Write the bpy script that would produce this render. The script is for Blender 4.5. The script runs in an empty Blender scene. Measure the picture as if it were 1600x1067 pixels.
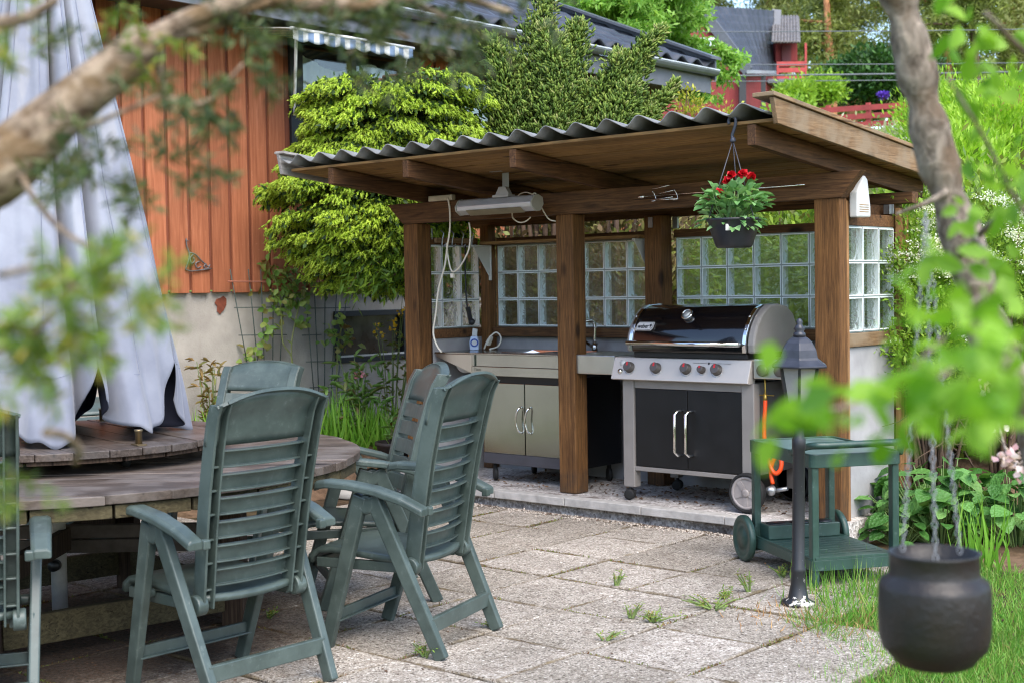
import bpy, math, random
import numpy as np
from mathutils import Vector, Matrix
rng = np.random.default_rng(7); random.seed(7)
SC = bpy.context.scene; COL = SC.collection
R = math.radians
# ------------------------------------------------------------------ camera frame (solved from the photograph)
CF = 2160.0
CP = np.array([5.704, -7.011, 1.345])
def _basis(roll, pitch, yaw):
    r, p, y = map(R, (roll, pitch, yaw))
    f = np.array([math.sin(y)*math.cos(p), math.cos(y)*math.cos(p), math.sin(p)])
    ri = np.array([math.cos(y), -math.sin(y), 0.0]); up = np.cross(ri, f)
    c, s = math.cos(r), math.sin(r)
    return c*ri+s*up, -s*ri+c*up, f
RI, UP, FW = _basis(-0.958, -2.227, -41.014)
def ray(u, v): return FW+RI*((u-800)/CF)+UP*((533.5-v)/CF)
def at(u, v, D): return CP+ray(u, v)*D
def onz(u, v, z):
    d = ray(u, v); return CP+d*((z-CP[2])/d[2])
def onx(u, v, x):
    d = ray(u, v); return CP+d*((x-CP[0])/d[0])
def ony(u, v, y):
    d = ray(u, v); return CP+d*((y-CP[1])/d[1])
G0 = -0.1      # patio level; 0 is the top of the shelter's slab

# ------------------------------------------------------------------ mesh helpers
class MB:
    def __init__(s): s.v = []; s.f = []; s.m = []; s.sm = []
    def add(s, vs, fs, mat=0, smooth=False):
        o = len(s.v); s.v.extend([tuple(map(float, p)) for p in vs])
        for f in fs:
            s.f.append(tuple(i+o for i in f)); s.m.append(mat); s.sm.append(smooth)
        return s
    def box(s, lo, hi, mat=0):
        (a, b, c), (d, e, f) = lo, hi
        vs = [(a,b,c),(d,b,c),(d,e,c),(a,e,c),(a,b,f),(d,b,f),(d,e,f),(a,e,f)]
        return s.add(vs, [(0,3,2,1),(4,5,6,7),(0,1,5,4),(1,2,6,5),(2,3,7,6),(3,0,4,7)], mat)
    def bar(s, a, b, w, h, mat=0, up=(0,0,1), ew=None, eh=None):
        a = Vector(a); b = Vector(b); d = (b-a).normalized(); u = Vector(up)
        x = d.cross(u)
        if x.length < 1e-4: x = d.cross(Vector((0,1,0)))
        x.normalize(); y = x.cross(d).normalized()
        ew = w if ew is None else ew; eh = h if eh is None else eh
        vs = []
        for p, ww, hh in ((a, w, h), (b, ew, eh)):
            for sx, sy in ((-1,-1),(1,-1),(1,1),(-1,1)): vs.append(p+x*(sx*ww/2)+y*(sy*hh/2))
        return s.add(vs, [(0,1,2,3),(4,7,6,5),(0,4,5,1),(1,5,6,2),(2,6,7,3),(3,7,4,0)], mat)
    def tube(s, pts, r, n=8, mat=0, caps=True, smooth=True):
        P = [Vector(p) for p in pts]; k = len(P)
        rr = [r]*k if not hasattr(r, '__len__') else list(r)
        T = []
        for i in range(k):
            t = P[min(i+1, k-1)]-P[max(i-1, 0)]
            T.append(t.normalized() if t.length > 1e-9 else Vector((0,0,1)))
        x = T[0].orthogonal().normalized(); vs = []
        for i in range(k):
            x = (x-T[i]*x.dot(T[i]));
            if x.length < 1e-6: x = T[i].orthogonal()
            x.normalize(); y = T[i].cross(x)
            for j in range(n):
                a = 2*math.pi*j/n; vs.append(P[i]+(x*math.cos(a)+y*math.sin(a))*rr[i])
        fs = [(i*n+j, i*n+(j+1) % n, (i+1)*n+(j+1) % n, (i+1)*n+j) for i in range(k-1) for j in range(n)]
        o = len(s.v); s.add(vs, fs, mat, smooth)
        if caps:
            s.f.append(tuple(o+j for j in reversed(range(n)))); s.m.append(mat); s.sm.append(False)
            s.f.append(tuple(o+(k-1)*n+j for j in range(n))); s.m.append(mat); s.sm.append(False)
        return s
    def lathe(s, prof, n=24, c=(0,0,0), ax=(0,0,1), mat=0, smooth=True, phase=0.0):
        c = Vector(c); z = Vector(ax).normalized(); x = z.orthogonal().normalized() if abs(z.z) < .999 else Vector((1,0,0)); y = z.cross(x)
        vs = []
        for (r, h) in prof:
            for j in range(n):
                a = 2*math.pi*j/n+phase; vs.append(c+z*h+(x*math.cos(a)+y*math.sin(a))*r)
        k = len(prof)
        fs = [(i*n+j, i*n+(j+1) % n, (i+1)*n+(j+1) % n, (i+1)*n+j) for i in range(k-1) for j in range(n)]
        o = len(s.v); s.add(vs, fs, mat, smooth)
        if prof[0][0] > 1e-6: s.f.append(tuple(o+j for j in reversed(range(n)))); s.m.append(mat); s.sm.append(False)
        if prof[-1][0] > 1e-6: s.f.append(tuple(o+(k-1)*n+j for j in range(n))); s.m.append(mat); s.sm.append(False)
        return s
    def prism(s, poly, o, x, y, d, mat=0):
        """2-D polygon in the frame (o, x, y) pushed along vector d"""
        o = Vector(o); x = Vector(x); y = Vector(y); d = Vector(d); n = len(poly)
        vs = [o+x*p[0]+y*p[1] for p in poly]; vs += [v+d for v in vs]
        fs = [tuple(range(n)), tuple(reversed(range(n, 2*n)))]
        fs += [(i, i+n, (i+1) % n+n, (i+1) % n) for i in range(n)]
        return s.add(vs, fs, mat)
    def grid(s, F, nu, nv, mat=0, smooth=True, closed=False):
        vs = [F(i/nu, j/nv) for i in range(nu+1) for j in range(nv+1)]
        fs = [(i*(nv+1)+j, (i+1)*(nv+1)+j, (i+1)*(nv+1)+j+1, i*(nv+1)+j+1) for i in range(nu) for j in range(nv)]
        return s.add(vs, fs, mat, smooth)
    def build(s, name, mats, parent=None, bevel=0.0, loc=None, fix=True, solid=0.0, subs=0):
        me = bpy.data.meshes.new(name)
        if not isinstance(mats, (list, tuple)): mats = [mats]
        me.from_pydata(s.v, [], s.f)
        for m in mats: me.materials.append(m)
        me.polygons.foreach_set('material_index', s.m); me.polygons.foreach_set('use_smooth', s.sm)
        if fix:
            import bmesh
            bm = bmesh.new(); bm.from_mesh(me); bmesh.ops.recalc_face_normals(bm, faces=bm.faces); bm.to_mesh(me); bm.free()
        me.update()
        o = bpy.data.objects.new(name, me); COL.objects.link(o)
        if parent is not None: o.parent = parent
        if loc is not None: o.location = loc
        if solid:
            q = o.modifiers.new('solid', 'SOLIDIFY'); q.thickness = solid; q.offset = 0
        if bevel:
            b = o.modifiers.new('bevel', 'BEVEL'); b.width = bevel; b.segments = 2; b.limit_method = 'ANGLE'; b.angle_limit = R(40)
        if subs:
            b = o.modifiers.new('subsurf', 'SUBSURF'); b.levels = subs; b.render_levels = subs
        return o

def npmesh(name, V, F, mats, parent=None, mi=None, smooth=False):
    """fast mesh from numpy: V (n,3), F (m,k) all faces of k corners"""
    me = bpy.data.meshes.new(name); n = len(V); m, k = F.shape
    me.vertices.add(n); me.vertices.foreach_set('co', np.ascontiguousarray(V, np.float32).ravel())
    me.loops.add(m*k); me.loops.foreach_set('vertex_index', np.ascontiguousarray(F, np.int32).ravel())
    me.polygons.add(m); me.polygons.foreach_set('loop_start', np.arange(m, dtype=np.int32)*k)
    if not isinstance(mats, (list, tuple)): mats = [mats]
    for q in mats: me.materials.append(q)
    if mi is not None: me.polygons.foreach_set('material_index', np.ascontiguousarray(mi, np.int32))
    if smooth: me.polygons.foreach_set('use_smooth', np.ones(m, bool))
    me.update(calc_edges=True); me.validate()
    o = bpy.data.objects.new(name, me); COL.objects.link(o)
    if parent is not None: o.parent = parent
    return o
def nrm(a): return a/np.maximum(np.linalg.norm(a, axis=-1, keepdims=True), 1e-9)
def rdir(n): return nrm(rng.normal(size=(n, 3)))
LEAF = {'leaf': np.array([(0,0,0),(.35,.5,.12),(.72,.36,.08),(1,0,-.06),(.72,-.36,.08),(.35,-.5,.12)]),
        'blade': np.array([(0,.5,0),(.5,.36,.06),(1,0,-.12),(1,0,-.12),(.5,-.36,.06),(0,-.5,0)])}
LEAFF = {'leaf': [(0,3,2,1),(0,5,4,3)], 'blade': [(0,1,4,5),(1,2,3,4)]}
def leaves(P, D, N, L, W, kind='leaf'):
    """leaf faces at P growing along D with face normal near N; returns V, F"""
    n = len(P); D = nrm(D); B = nrm(np.cross(N, D)); N = np.cross(D, B)
    L = np.broadcast_to(np.asarray(L, float), (n,)); W = np.broadcast_to(np.asarray(W, float), (n,))
    if kind == 'quad':
        T = np.array([(0,0,0),(.5,.5,0),(1,0,0),(.5,-.5,0)]); FT = [(0,1,2,3)]
    else: T = LEAF[kind]; FT = LEAFF[kind]
    k = len(T)
    V = (P[:,None,:]+D[:,None,:]*(T[None,:,0:1]*L[:,None,None])+B[:,None,:]*(T[None,:,1:2]*W[:,None,None])
         + N[:,None,:]*(T[None,:,2:3]*L[:,None,None])).reshape(-1, 3)
    F = (np.arange(n)[:,None,None]*k+np.array(FT)[None]).reshape(-1, 4)
    return V, F
def spindles(P, D, L, W, sides=4):
    """little solid buds: pointed at both ends"""
    n = len(P); D = nrm(D); A = nrm(np.cross(D, rdir(n))); B = np.cross(D, A)
    L = np.broadcast_to(np.asarray(L, float), (n,))[:,None]; W = np.broadcast_to(np.asarray(W, float), (n,))[:,None]
    vs = [P]
    for t in (0.3, 0.72):
        for j in range(sides):
            a = 2*math.pi*j/sides+t
            vs.append(P+D*L*t+(A*math.cos(a)+B*math.sin(a))*W*.5*(1.0 if t < .5 else .8))
    vs.append(P+D*L)
    V = np.stack(vs, 1); k = V.shape[1]; s = sides; F = []
    for j in range(s):
        q = (j+1) % s
        F += [(0, 1+q, 1+j, 1+j), (1+j, 1+q, 1+s+q, 1+s+j), (1+s+j, 1+s+q, k-1, k-1)]
    F = np.array(F)
    tri = [0,2]; tr = []; qd = []
    for i, f in enumerate(F):
        (qd if i % 3 == 1 else tr).append(f)
    # split the quads so every face is a triangle
    T = [f[:3] for f in tr]+[(f[0],f[1],f[2]) for f in qd]+[(f[0],f[2],f[3]) for f in qd]
    T = np.array(T)
    FF = (np.arange(n)[:,None,None]*k+T[None]).reshape(-1, 3)
    return V.reshape(-1, 3), FF
def cat(*vf):
    V = []; F = []; o = 0
    for v, f in vf: V.append(v); F.append(f+o); o += len(v)
    return np.concatenate(V), np.concatenate(F)
def ball(n, c, r):
    """points filling an ellipsoid, denser outwards"""
    d = rdir(n); q = rng.random(n)**.45
    return np.array(c)+d*q[:,None]*np.array(r), d

# ------------------------------------------------------------------ things and tags
def tag(o, label=None, cat_=None, group=None, kind=None):
    if label: o['label'] = label
    if cat_: o['category'] = cat_
    if group: o['group'] = group
    if kind: o['kind'] = kind
    return o
def thing(name, label, cat_, loc=(0,0,0), rz=0.0, group=None):
    o = bpy.data.objects.new(name, None); COL.objects.link(o); o.empty_display_size = .1
    o.location = loc; o.rotation_euler = (0,0,rz)
    return tag(o, label, cat_, group)
def copy_tree(o, parent=None):
    c = o.copy(); COL.objects.link(c)
    if parent is not None: c.parent = parent
    for ch in list(o.children): copy_tree(ch, c)
    return c
def textmesh(body, size, depth=.001, bold=0.0, shear=0.0):
    cu = bpy.data.curves.new('lettering', 'FONT'); cu.body = body; cu.size = size; cu.extrude = depth; cu.offset = bold; cu.shear = shear
    cu.align_x = 'CENTER'; cu.align_y = 'CENTER'
    o = bpy.data.objects.new('lettering', cu); me = o.to_mesh()
    vs = [tuple(v.co) for v in me.vertices]; fs = [tuple(p.vertices) for p in me.polygons]
    o.to_mesh_clear(); bpy.data.objects.remove(o); bpy.data.curves.remove(cu)
    return vs, fs

# ------------------------------------------------------------------ materials
def lin(c):
    return tuple(((x/255)/12.92 if x/255 <= .04045 else ((x/255+.055)/1.055)**2.4) for x in c)+(1.0,)
class NT:
    def __init__(s, name):
        s.m = bpy.data.materials.new(name); s.m.use_nodes = True; s.t = s.m.node_tree; s.n = s.t.nodes; s.l = s.t.links
        s.b = s.n['Principled BSDF']; s.out = s.n['Material Output']
    def new(s, typ, **kw):
        q = s.n.new(typ)
        for k, v in kw.items():
            if k in q.inputs: q.inputs[k].default_value = v
            else: setattr(q, k, v)
        return q
    def link(s, a, b): s.l.new(a, b)
    def coord(s, scale=(1,1,1), rnd=0.0, rot=(0,0,0)):
        tc = s.new('ShaderNodeTexCoord'); mp = s.new('ShaderNodeMapping'); mp.inputs['Scale'].default_value = scale; mp.inputs['Rotation'].default_value = rot
        s.link(tc.outputs['Object'], mp.inputs['Vector'])
        if rnd:
            g = s.new('ShaderNodeNewGeometry'); ml = s.new('ShaderNodeMath', operation='MULTIPLY'); ml.inputs[1].default_value = rnd
            s.link(g.outputs['Random Per Island'], ml.inputs[0])
            cb = s.new('ShaderNodeCombineXYZ')
            for i in range(3): s.link(ml.outputs[0], cb.inputs[i])
            s.link(cb.outputs[0], mp.inputs['Location'])
        return mp.outputs[0]
    def noise(s, vec, scale, detail=4, rough=.55, dist=0.0):
        q = s.new('ShaderNodeTexNoise'); q.inputs['Scale'].default_value = scale; q.inputs['Detail'].default_value = detail
        q.inputs['Roughness'].default_value = rough; q.inputs['Distortion'].default_value = dist
        s.link(vec, q.inputs['Vector']); return q.outputs['Fac']
    def ramp(s, fac, stops):
        q = s.new('ShaderNodeValToRGB'); e = q.color_ramp.elements
        while len(e) < len(stops): e.new(.5)
        for i, (p, c) in enumerate(stops): e[i].position = p; e[i].color = c if len(c) == 4 else lin(c)
        s.link(fac, q.inputs[0]); return q.outputs[0]
    def mix(s, fac, a, b, blend='MIX'):
        q = s.new('ShaderNodeMix'); q.data_type = 'RGBA'; q.blend_type = blend
        for sock, v in ((q.inputs[0], fac), (q.inputs[6], a), (q.inputs[7], b)):
            if hasattr(v, 'is_linked'): s.link(v, sock)
            else: sock.default_value = v
        return q.outputs[2]
    def bump(s, h, strength=.3, dist=.01):
        q = s.new('ShaderNodeBump'); q.inputs['Strength'].default_value = strength; q.inputs['Distance'].default_value = dist
        s.link(h, q.inputs['Height']); s.link(q.outputs[0], s.b.inputs['Normal']); return q.outputs[0]
    def island(s):
        return s.new('ShaderNodeNewGeometry').outputs['Random Per Island']
    def set(s, color=None, rough=None, metal=None, **kw):
        if color is not None:
            if hasattr(color, 'is_linked'): s.link(color, s.b.inputs['Base Color'])
            else: s.b.inputs['Base Color'].default_value = color
        if rough is not None:
            if hasattr(rough, 'is_linked'): s.link(rough, s.b.inputs['Roughness'])
            else: s.b.inputs['Roughness'].default_value = rough
        if metal is not None: s.b.inputs['Metallic'].default_value = metal
        for k, v in kw.items(): s.b.inputs[k].default_value = v
        return s.m
def flat(name, c, rough=.55, metal=0.0, var=.12, scale=9.0, bump=.08, bscale=90.0, c2=None, spec=.5):
    t = NT(name); v = t.coord(); n = t.noise(v, scale, 5); c = lin(c) if max(c) > 1.01 else c+(1,)
    d = tuple(x*(1-var*1.6) for x in c[:3])+(1,); e = tuple(min(1, x*(1+var*1.2)) for x in c[:3])+(1,)
    if c2: d = lin(c2)
    col = t.ramp(n, [(.32, d), (.68, e)])
    n2 = t.noise(v, bscale, 3)
    if bump: t.bump(n2, bump, .004)
    rr = t.new('ShaderNodeMapRange'); rr.inputs['To Min'].default_value = max(.02, rough-.1); rr.inputs['To Max'].default_value = min(1, rough+.1)
    t.link(n, rr.inputs[0])
    return t.set(col, rr.outputs[0], metal, **{'Specular IOR Level': spec})
def wood(name, dark, mid, light, axis='x', rough=.75, grain=1.0, grey=None):
    t = NT(name); k = .055
    sc = {'x': (k,1,1), 'y': (1,k,1), 'z': (1,1,k)}[axis]
    v = t.coord(sc, rnd=9.0)
    n1 = t.noise(v, 48*grain, 7, .65, 1.6); n2 = t.noise(v, 130*grain, 4, .6)
    v2 = t.coord((1,1,1), rnd=5.0); n3 = t.noise(v2, 2.2, 4)
    col = t.ramp(n1, [(.3, dark), (.5, mid), (.72, light)])
    col = t.mix(t.ramp(n2, [(.35, (0,0,0,1)), (.7, (.35,.35,.35,1))]), col, lin(light))
    tone = t.ramp(n3, [(.3, (.62,.62,.62,1)), (.7, (1.12,1.12,1.12,1))])
    col = t.mix(.75, col, tone, 'MULTIPLY')
    isl = t.ramp(t.island(), [(0, (.72,.72,.72,1)), (1, (1.15,1.12,1.08,1))])
    col = t.mix(1.0, col, isl, 'MULTIPLY')
    vo = t.new('ShaderNodeTexVoronoi'); vo.inputs['Scale'].default_value = 5.0; t.link(t.coord({'x': (.45,1,1), 'y': (1,.45,1), 'z': (1,1,.45)}[axis], rnd=7.0), vo.inputs['Vector'])
    kn = t.ramp(vo.outputs['Distance'], [(.07, (.9,.9,.9,1)), (.17, (0,0,0,1))])
    col = t.mix(kn, col, tuple(x*.45 for x in lin(dark)[:3])+(1,))
    cr = t.noise(t.coord({'x': (.014,1,1), 'y': (1,.014,1), 'z': (1,1,.014)}[axis], rnd=11.0), 34, 3, .5, .8)
    col = t.mix(t.ramp(cr, [(.30, (.85,.85,.85,1)), (.335, (0,0,0,1))]), col, tuple(x*.35 for x in lin(dark)[:3])+(1,))
    if grey: col = t.mix(t.ramp(t.noise(v2, 5, 5), [(.45, (0,0,0,1)), (.62, (.75,.75,.75,1))]), col, lin(grey))
    t.bump(n1, .35, .004)
    return t.set(col, rough, 0.0, **{'Specular IOR Level': .3})
def leafmat(name, cols, trans=.35, rough=.5, spec=.35):
    """cols: list of sRGB triples, spread at random over the leaves"""
    t = NT(name); k = len(cols)
    col = t.ramp(t.island(), [(i/max(1, k-1), c) for i, c in enumerate(cols)])
    v = t.coord(); n = t.noise(v, 1.7, 3)
    col = t.mix(1.0, col, t.ramp(n, [(.3, (.8,.8,.8,1)), (.7, (1.15,1.15,1.1,1))]), 'MULTIPLY')
    t.set(col, rough, 0.0, **{'Specular IOR Level': spec})
    tr = t.new('ShaderNodeBsdfTranslucent'); t.link(t.mix(1.0, col, (1.25,1.25,.75,1), 'MULTIPLY'), tr.inputs[0])
    mx = t.new('ShaderNodeMixShader'); mx.inputs[0].default_value = trans
    t.link(t.b.outputs[0], mx.inputs[1]); t.link(tr.outputs[0], mx.inputs[2]); t.link(mx.outputs[0], t.out.inputs[0])
    return t.m
def barkmat(name, dark, light, scale=14, stretch=(1,1,.35), lichen=None):
    t = NT(name); v = t.coord(stretch); n = t.noise(v, scale, 7, .65, .6); n2 = t.noise(t.coord(), scale*.35, 4)
    col = t.ramp(n, [(.33, dark), (.66, light)])
    if lichen: col = t.mix(t.ramp(n2, [(.52, (0,0,0,1)), (.62, (.8,.8,.8,1))]), col, lin(lichen))
    t.bump(n, .8, .02)
    return t.set(col, .9, 0.0, **{'Specular IOR Level': .2})
def steel(name, c=(.62,.61,.57), rough=.3, axis=(1,60,60)):
    t = NT(name); v = t.coord(axis); n = t.noise(v, 9, 4); n2 = t.noise(t.coord(), 5, 4)
    col = t.mix(t.ramp(n2, [(.3, (0,0,0,1)), (.75, (.5,.5,.5,1))]), tuple(c)+(1,), tuple(x*.72 for x in c)+(1,))
    rr = t.new('ShaderNodeMapRange'); rr.inputs['To Min'].default_value = rough-.08; rr.inputs['To Max'].default_value = rough+.14
    t.link(n, rr.inputs[0]); t.bump(n, .05, .002)
    return t.set(col, rr.outputs[0], 1.0)
# ------------------------------------------------------------------ world, sun, camera
SUN_EL, SUN_AZ = 52.0, 118.0       # azimuth of the sun measured from +Y clockwise
W = bpy.data.worlds.new("World"); SC.world = W; W.use_nodes = True
wn = W.node_tree.nodes; bg = wn['Background']
sky = wn.new('ShaderNodeTexSky'); sky.sky_type = 'NISHITA'; sky.sun_disc = False
sky.sun_elevation = R(SUN_EL); sky.sun_rotation = R(SUN_AZ); sky.air_density = 1.0; sky.dust_density = 1.4; sky.ozone_density = 1.6
W.node_tree.links.new(sky.outputs[0], bg.inputs[0]); bg.inputs[1].default_value = 0.15
sl = bpy.data.lights.new('sun', 'SUN'); sl.energy = 1.3; sl.angle = R(50); sl.color = (1.0, .93, .83)
so = bpy.data.objects.new('sun', sl); COL.objects.link(so)
sd = Vector((math.sin(R(SUN_AZ))*math.cos(R(SUN_EL)), math.cos(R(SUN_AZ))*math.cos(R(SUN_EL)), math.sin(R(SUN_EL))))
so.rotation_euler = sd.to_track_quat('Z', 'Y').to_euler(); so.location = (8, -8, 12)
cam = bpy.data.cameras.new('camera'); co = bpy.data.objects.new('camera', cam); COL.objects.link(co); SC.camera = co
cam.sensor_width = 36; cam.lens = 36*CF/1600; cam.clip_end = 2000; cam.clip_start = .05
mw = Matrix(((RI[0], UP[0], -FW[0], CP[0]), (RI[1], UP[1], -FW[1], CP[1]), (RI[2], UP[2], -FW[2], CP[2]), (0,0,0,1)))
co.matrix_world = mw
cam.dof.use_dof = True; cam.dof.focus_distance = 6.9; cam.dof.aperture_fstop = 4.6; cam.dof.aperture_blades = 0
SC.view_settings.view_transform = 'Standard'; SC.view_settings.look = 'None'; SC.view_settings.exposure = 1.72; SC.view_settings.gamma = 1.0
cy = SC.cycles; cy.max_bounces = 10; cy.diffuse_bounces = 4; cy.glossy_bounces = 4; cy.transmission_bounces = 8; cy.transparent_max_bounces = 8
cy.pixel_filter_type = 'BLACKMAN_HARRIS'; cy.filter_width = 1.1; cy.use_denoising = True; cy.sample_clamp_indirect = 6.0; cy.caustics_refractive = True; cy.caustics_reflective = False; cy.blur_glossy = .5

# ------------------------------------------------------------------ shared materials
WX = wood('stained_wood_x', (46,31,20), (92,63,39), (136,98,62), 'x')
WY = wood('stained_wood_y', (50,33,22), (88,60,39), (128,92,60), 'y')
WZ = wood('stained_wood_z', (54,35,19), (104,70,38), (146,104,60), 'z')
DECK = wood('roof_boards', (88,62,36), (142,108,66), (178,142,92), 'x', grain=.8)
PALE = wood('weathered_board', (88,66,44), (130,101,70), (166,137,102), 'y', grey=(136,120,98))
PALEZ = wood('weathered_upright', (98,66,40), (150,108,68), (186,146,100), 'z')
def damp(m):
    nt = m.node_tree; b = nt.nodes['Principled BSDF']; src = b.inputs['Base Color'].links[0].from_socket
    tc = nt.nodes.new('ShaderNodeTexCoord'); sx = nt.nodes.new('ShaderNodeSeparateXYZ'); nt.links.new(tc.outputs['Object'], sx.inputs[0])
    no = nt.nodes.new('ShaderNodeTexNoise'); no.inputs['Scale'].default_value = 14; no.inputs['Detail'].default_value = 6; nt.links.new(tc.outputs['Object'], no.inputs['Vector'])
    ma = nt.nodes.new('ShaderNodeMath'); ma.operation = 'MULTIPLY_ADD'; ma.inputs[1].default_value = .45; nt.links.new(no.outputs['Fac'], ma.inputs[0]); nt.links.new(sx.outputs['Z'], ma.inputs[2])
    mr = nt.nodes.new('ShaderNodeMapRange'); mr.inputs['From Min'].default_value = .22; mr.inputs['From Max'].default_value = .40; mr.inputs['To Min'].default_value = .55; mr.inputs['To Max'].default_value = 0; nt.links.new(ma.outputs[0], mr.inputs[0])
    mx = nt.nodes.new('ShaderNodeMix'); mx.data_type = 'RGBA'; nt.links.new(mr.outputs[0], mx.inputs[0]); nt.links.new(src, mx.inputs[6]); mx.inputs[7].default_value = lin((58,50,42)); nt.links.new(mx.outputs[2], b.inputs['Base Color'])
damp(WZ)
GREYB = wood('grey_board', (120,115,110), (165,160,155), (205,200,195), 'y')
CONC = flat('rendered_concrete', (156,154,154), .9, var=.14, scale=3.5, bump=.35, bscale=55)
GALV = flat('galvanised_metal', (165,168,170), .4, 0.8, var=.15, scale=25)
WHITEP = flat('white_plastic', (196,196,192), .4, var=.04)
CREAM = flat('cream_cable', (222,214,196), .5, var=.04, bump=0)
BLACKP = flat('black_plastic', (26,26,27), .45, var=.15)
STEEL = steel('brushed_steel', rough=.3)
STEELP = steel('polished_steel', (.75,.74,.72), .12, (1,1,1))
def paving():
    t = NT('exposed_aggregate'); v = t.coord(); 
    vo = t.new('ShaderNodeTexVoronoi'); vo.inputs['Scale'].default_value = 150; t.link(v, vo.inputs['Vector'])
    sp = t.ramp(vo.outputs['Color'], [(0, (74,68,62)), (.2, (122,115,106)), (.5, (166,159,149)), (.8, (198,191,182)), (1, (238,233,226))])
    n = t.noise(v, 2.1, 6, .6); n2 = t.noise(v, 17, 5, .6)
    v3 = t.new('ShaderNodeTexVoronoi'); v3.inputs['Scale'].default_value = 62; t.link(v, v3.inputs['Vector'])
    col = t.mix(.18, sp, lin((168,159,149)))
    sx3 = t.new('ShaderNodeSeparateColor'); t.link(v3.outputs['Color'], sx3.inputs[0])
    dkp = t.new('ShaderNodeMath', operation='MULTIPLY'); t.link(t.ramp(sx3.outputs[0], [(.66, (0,0,0,1)), (.70, (1,1,1,1))]), dkp.inputs[0]); t.link(t.ramp(v3.outputs['Distance'], [(.30, (1,1,1,1)), (.48, (0,0,0,1))]), dkp.inputs[1])
    col = t.mix(dkp.outputs[0], col, t.ramp(sx3.outputs[1], [(0, (74,66,60)), (.7, (122,112,102)), (1, (240,236,230))]))
    col = t.mix(t.ramp(n2, [(.5, (0,0,0,1)), (.75, (.55,.55,.55,1))]), col, lin((96,80,66)))
    col = t.mix(1.0, col, t.ramp(n, [(.3, (.66,.64,.6,1)), (.62, (1.05,1.03,1,1))]), 'MULTIPLY')
    col = t.mix(1.0, col, t.ramp(t.island(), [(0, (.84,.83,.8,1)), (1, (1.1,1.1,1.1,1))]), 'MULTIPLY')
    # mottled dark brown disc with a ragged edge under the round table
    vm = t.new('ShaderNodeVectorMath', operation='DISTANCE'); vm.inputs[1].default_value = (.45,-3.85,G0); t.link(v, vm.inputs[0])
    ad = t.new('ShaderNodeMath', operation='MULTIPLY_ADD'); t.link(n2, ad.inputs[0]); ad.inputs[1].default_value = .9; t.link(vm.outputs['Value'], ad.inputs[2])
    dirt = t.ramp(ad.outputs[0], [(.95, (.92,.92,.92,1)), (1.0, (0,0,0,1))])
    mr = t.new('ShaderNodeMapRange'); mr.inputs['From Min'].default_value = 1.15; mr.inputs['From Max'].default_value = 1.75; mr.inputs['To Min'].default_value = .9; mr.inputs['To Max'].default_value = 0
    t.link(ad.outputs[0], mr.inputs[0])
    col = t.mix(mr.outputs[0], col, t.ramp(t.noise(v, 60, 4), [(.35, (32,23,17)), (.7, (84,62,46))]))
    # moss and dirt caught along the joints
    tc = t.new('ShaderNodeTexCoord'); sx = t.new('ShaderNodeSeparateXYZ'); t.link(tc.outputs['Object'], sx.inputs[0]); ds = []
    for ax, o0 in (('X', 2.34), ('Y', -1.725)):
        q = t.new('ShaderNodeMath', operation='SUBTRACT'); t.link(sx.outputs[ax], q.inputs[0]); q.inputs[1].default_value = o0
        w = t.new('ShaderNodeMath', operation='PINGPONG'); t.link(q.outputs[0], w.inputs[0]); w.inputs[1].default_value = .2575; ds.append(w.outputs[0])
    mn = t.new('ShaderNodeMath', operation='MINIMUM'); t.link(ds[0], mn.inputs[0]); t.link(ds[1], mn.inputs[1])
    n4 = t.noise(v, 5, 5, .65); mm = t.new('ShaderNodeMath', operation='MULTIPLY_ADD'); t.link(n4, mm.inputs[0]); mm.inputs[1].default_value = -.075; t.link(mn.outputs[0], mm.inputs[2])
    mr2 = t.new('ShaderNodeMapRange'); mr2.inputs['From Min'].default_value = -.036; mr2.inputs['From Max'].default_value = -.020; mr2.inputs['To Min'].default_value = .85; mr2.inputs['To Max'].default_value = 0; t.link(mm.outputs[0], mr2.inputs[0])
    col = t.mix(mr2.outputs[0], col, t.ramp(n2, [(.35, (70,56,42)), (.65, (112,98,70))]))
    t.bump(vo.outputs['Distance'], .7, .006)
    return t.set(col, .85, 0.0, **{'Specular IOR Level': .3})
PAVE = paving()
def soilmat(name, a, b, c):
    t = NT(name); v = t.coord(); n = t.noise(v, 9, 8, .7); n2 = t.noise(v, .7, 5)
    col = t.ramp(n, [(.3, a), (.6, b)]); col = t.mix(t.ramp(n2, [(.45, (0,0,0,1)), (.6, (.8,.8,.8,1))]), col, lin(c))
    t.bump(n, .9, .03); return t.set(col, .95, 0.0, **{'Specular IOR Level': .15})
SOIL = soilmat('garden_soil', (60,44,33), (122,98,78), (104,86,62))
FIELD = soilmat('hill_turf', (66,84,34), (108,130,58), (96,96,56))

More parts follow.
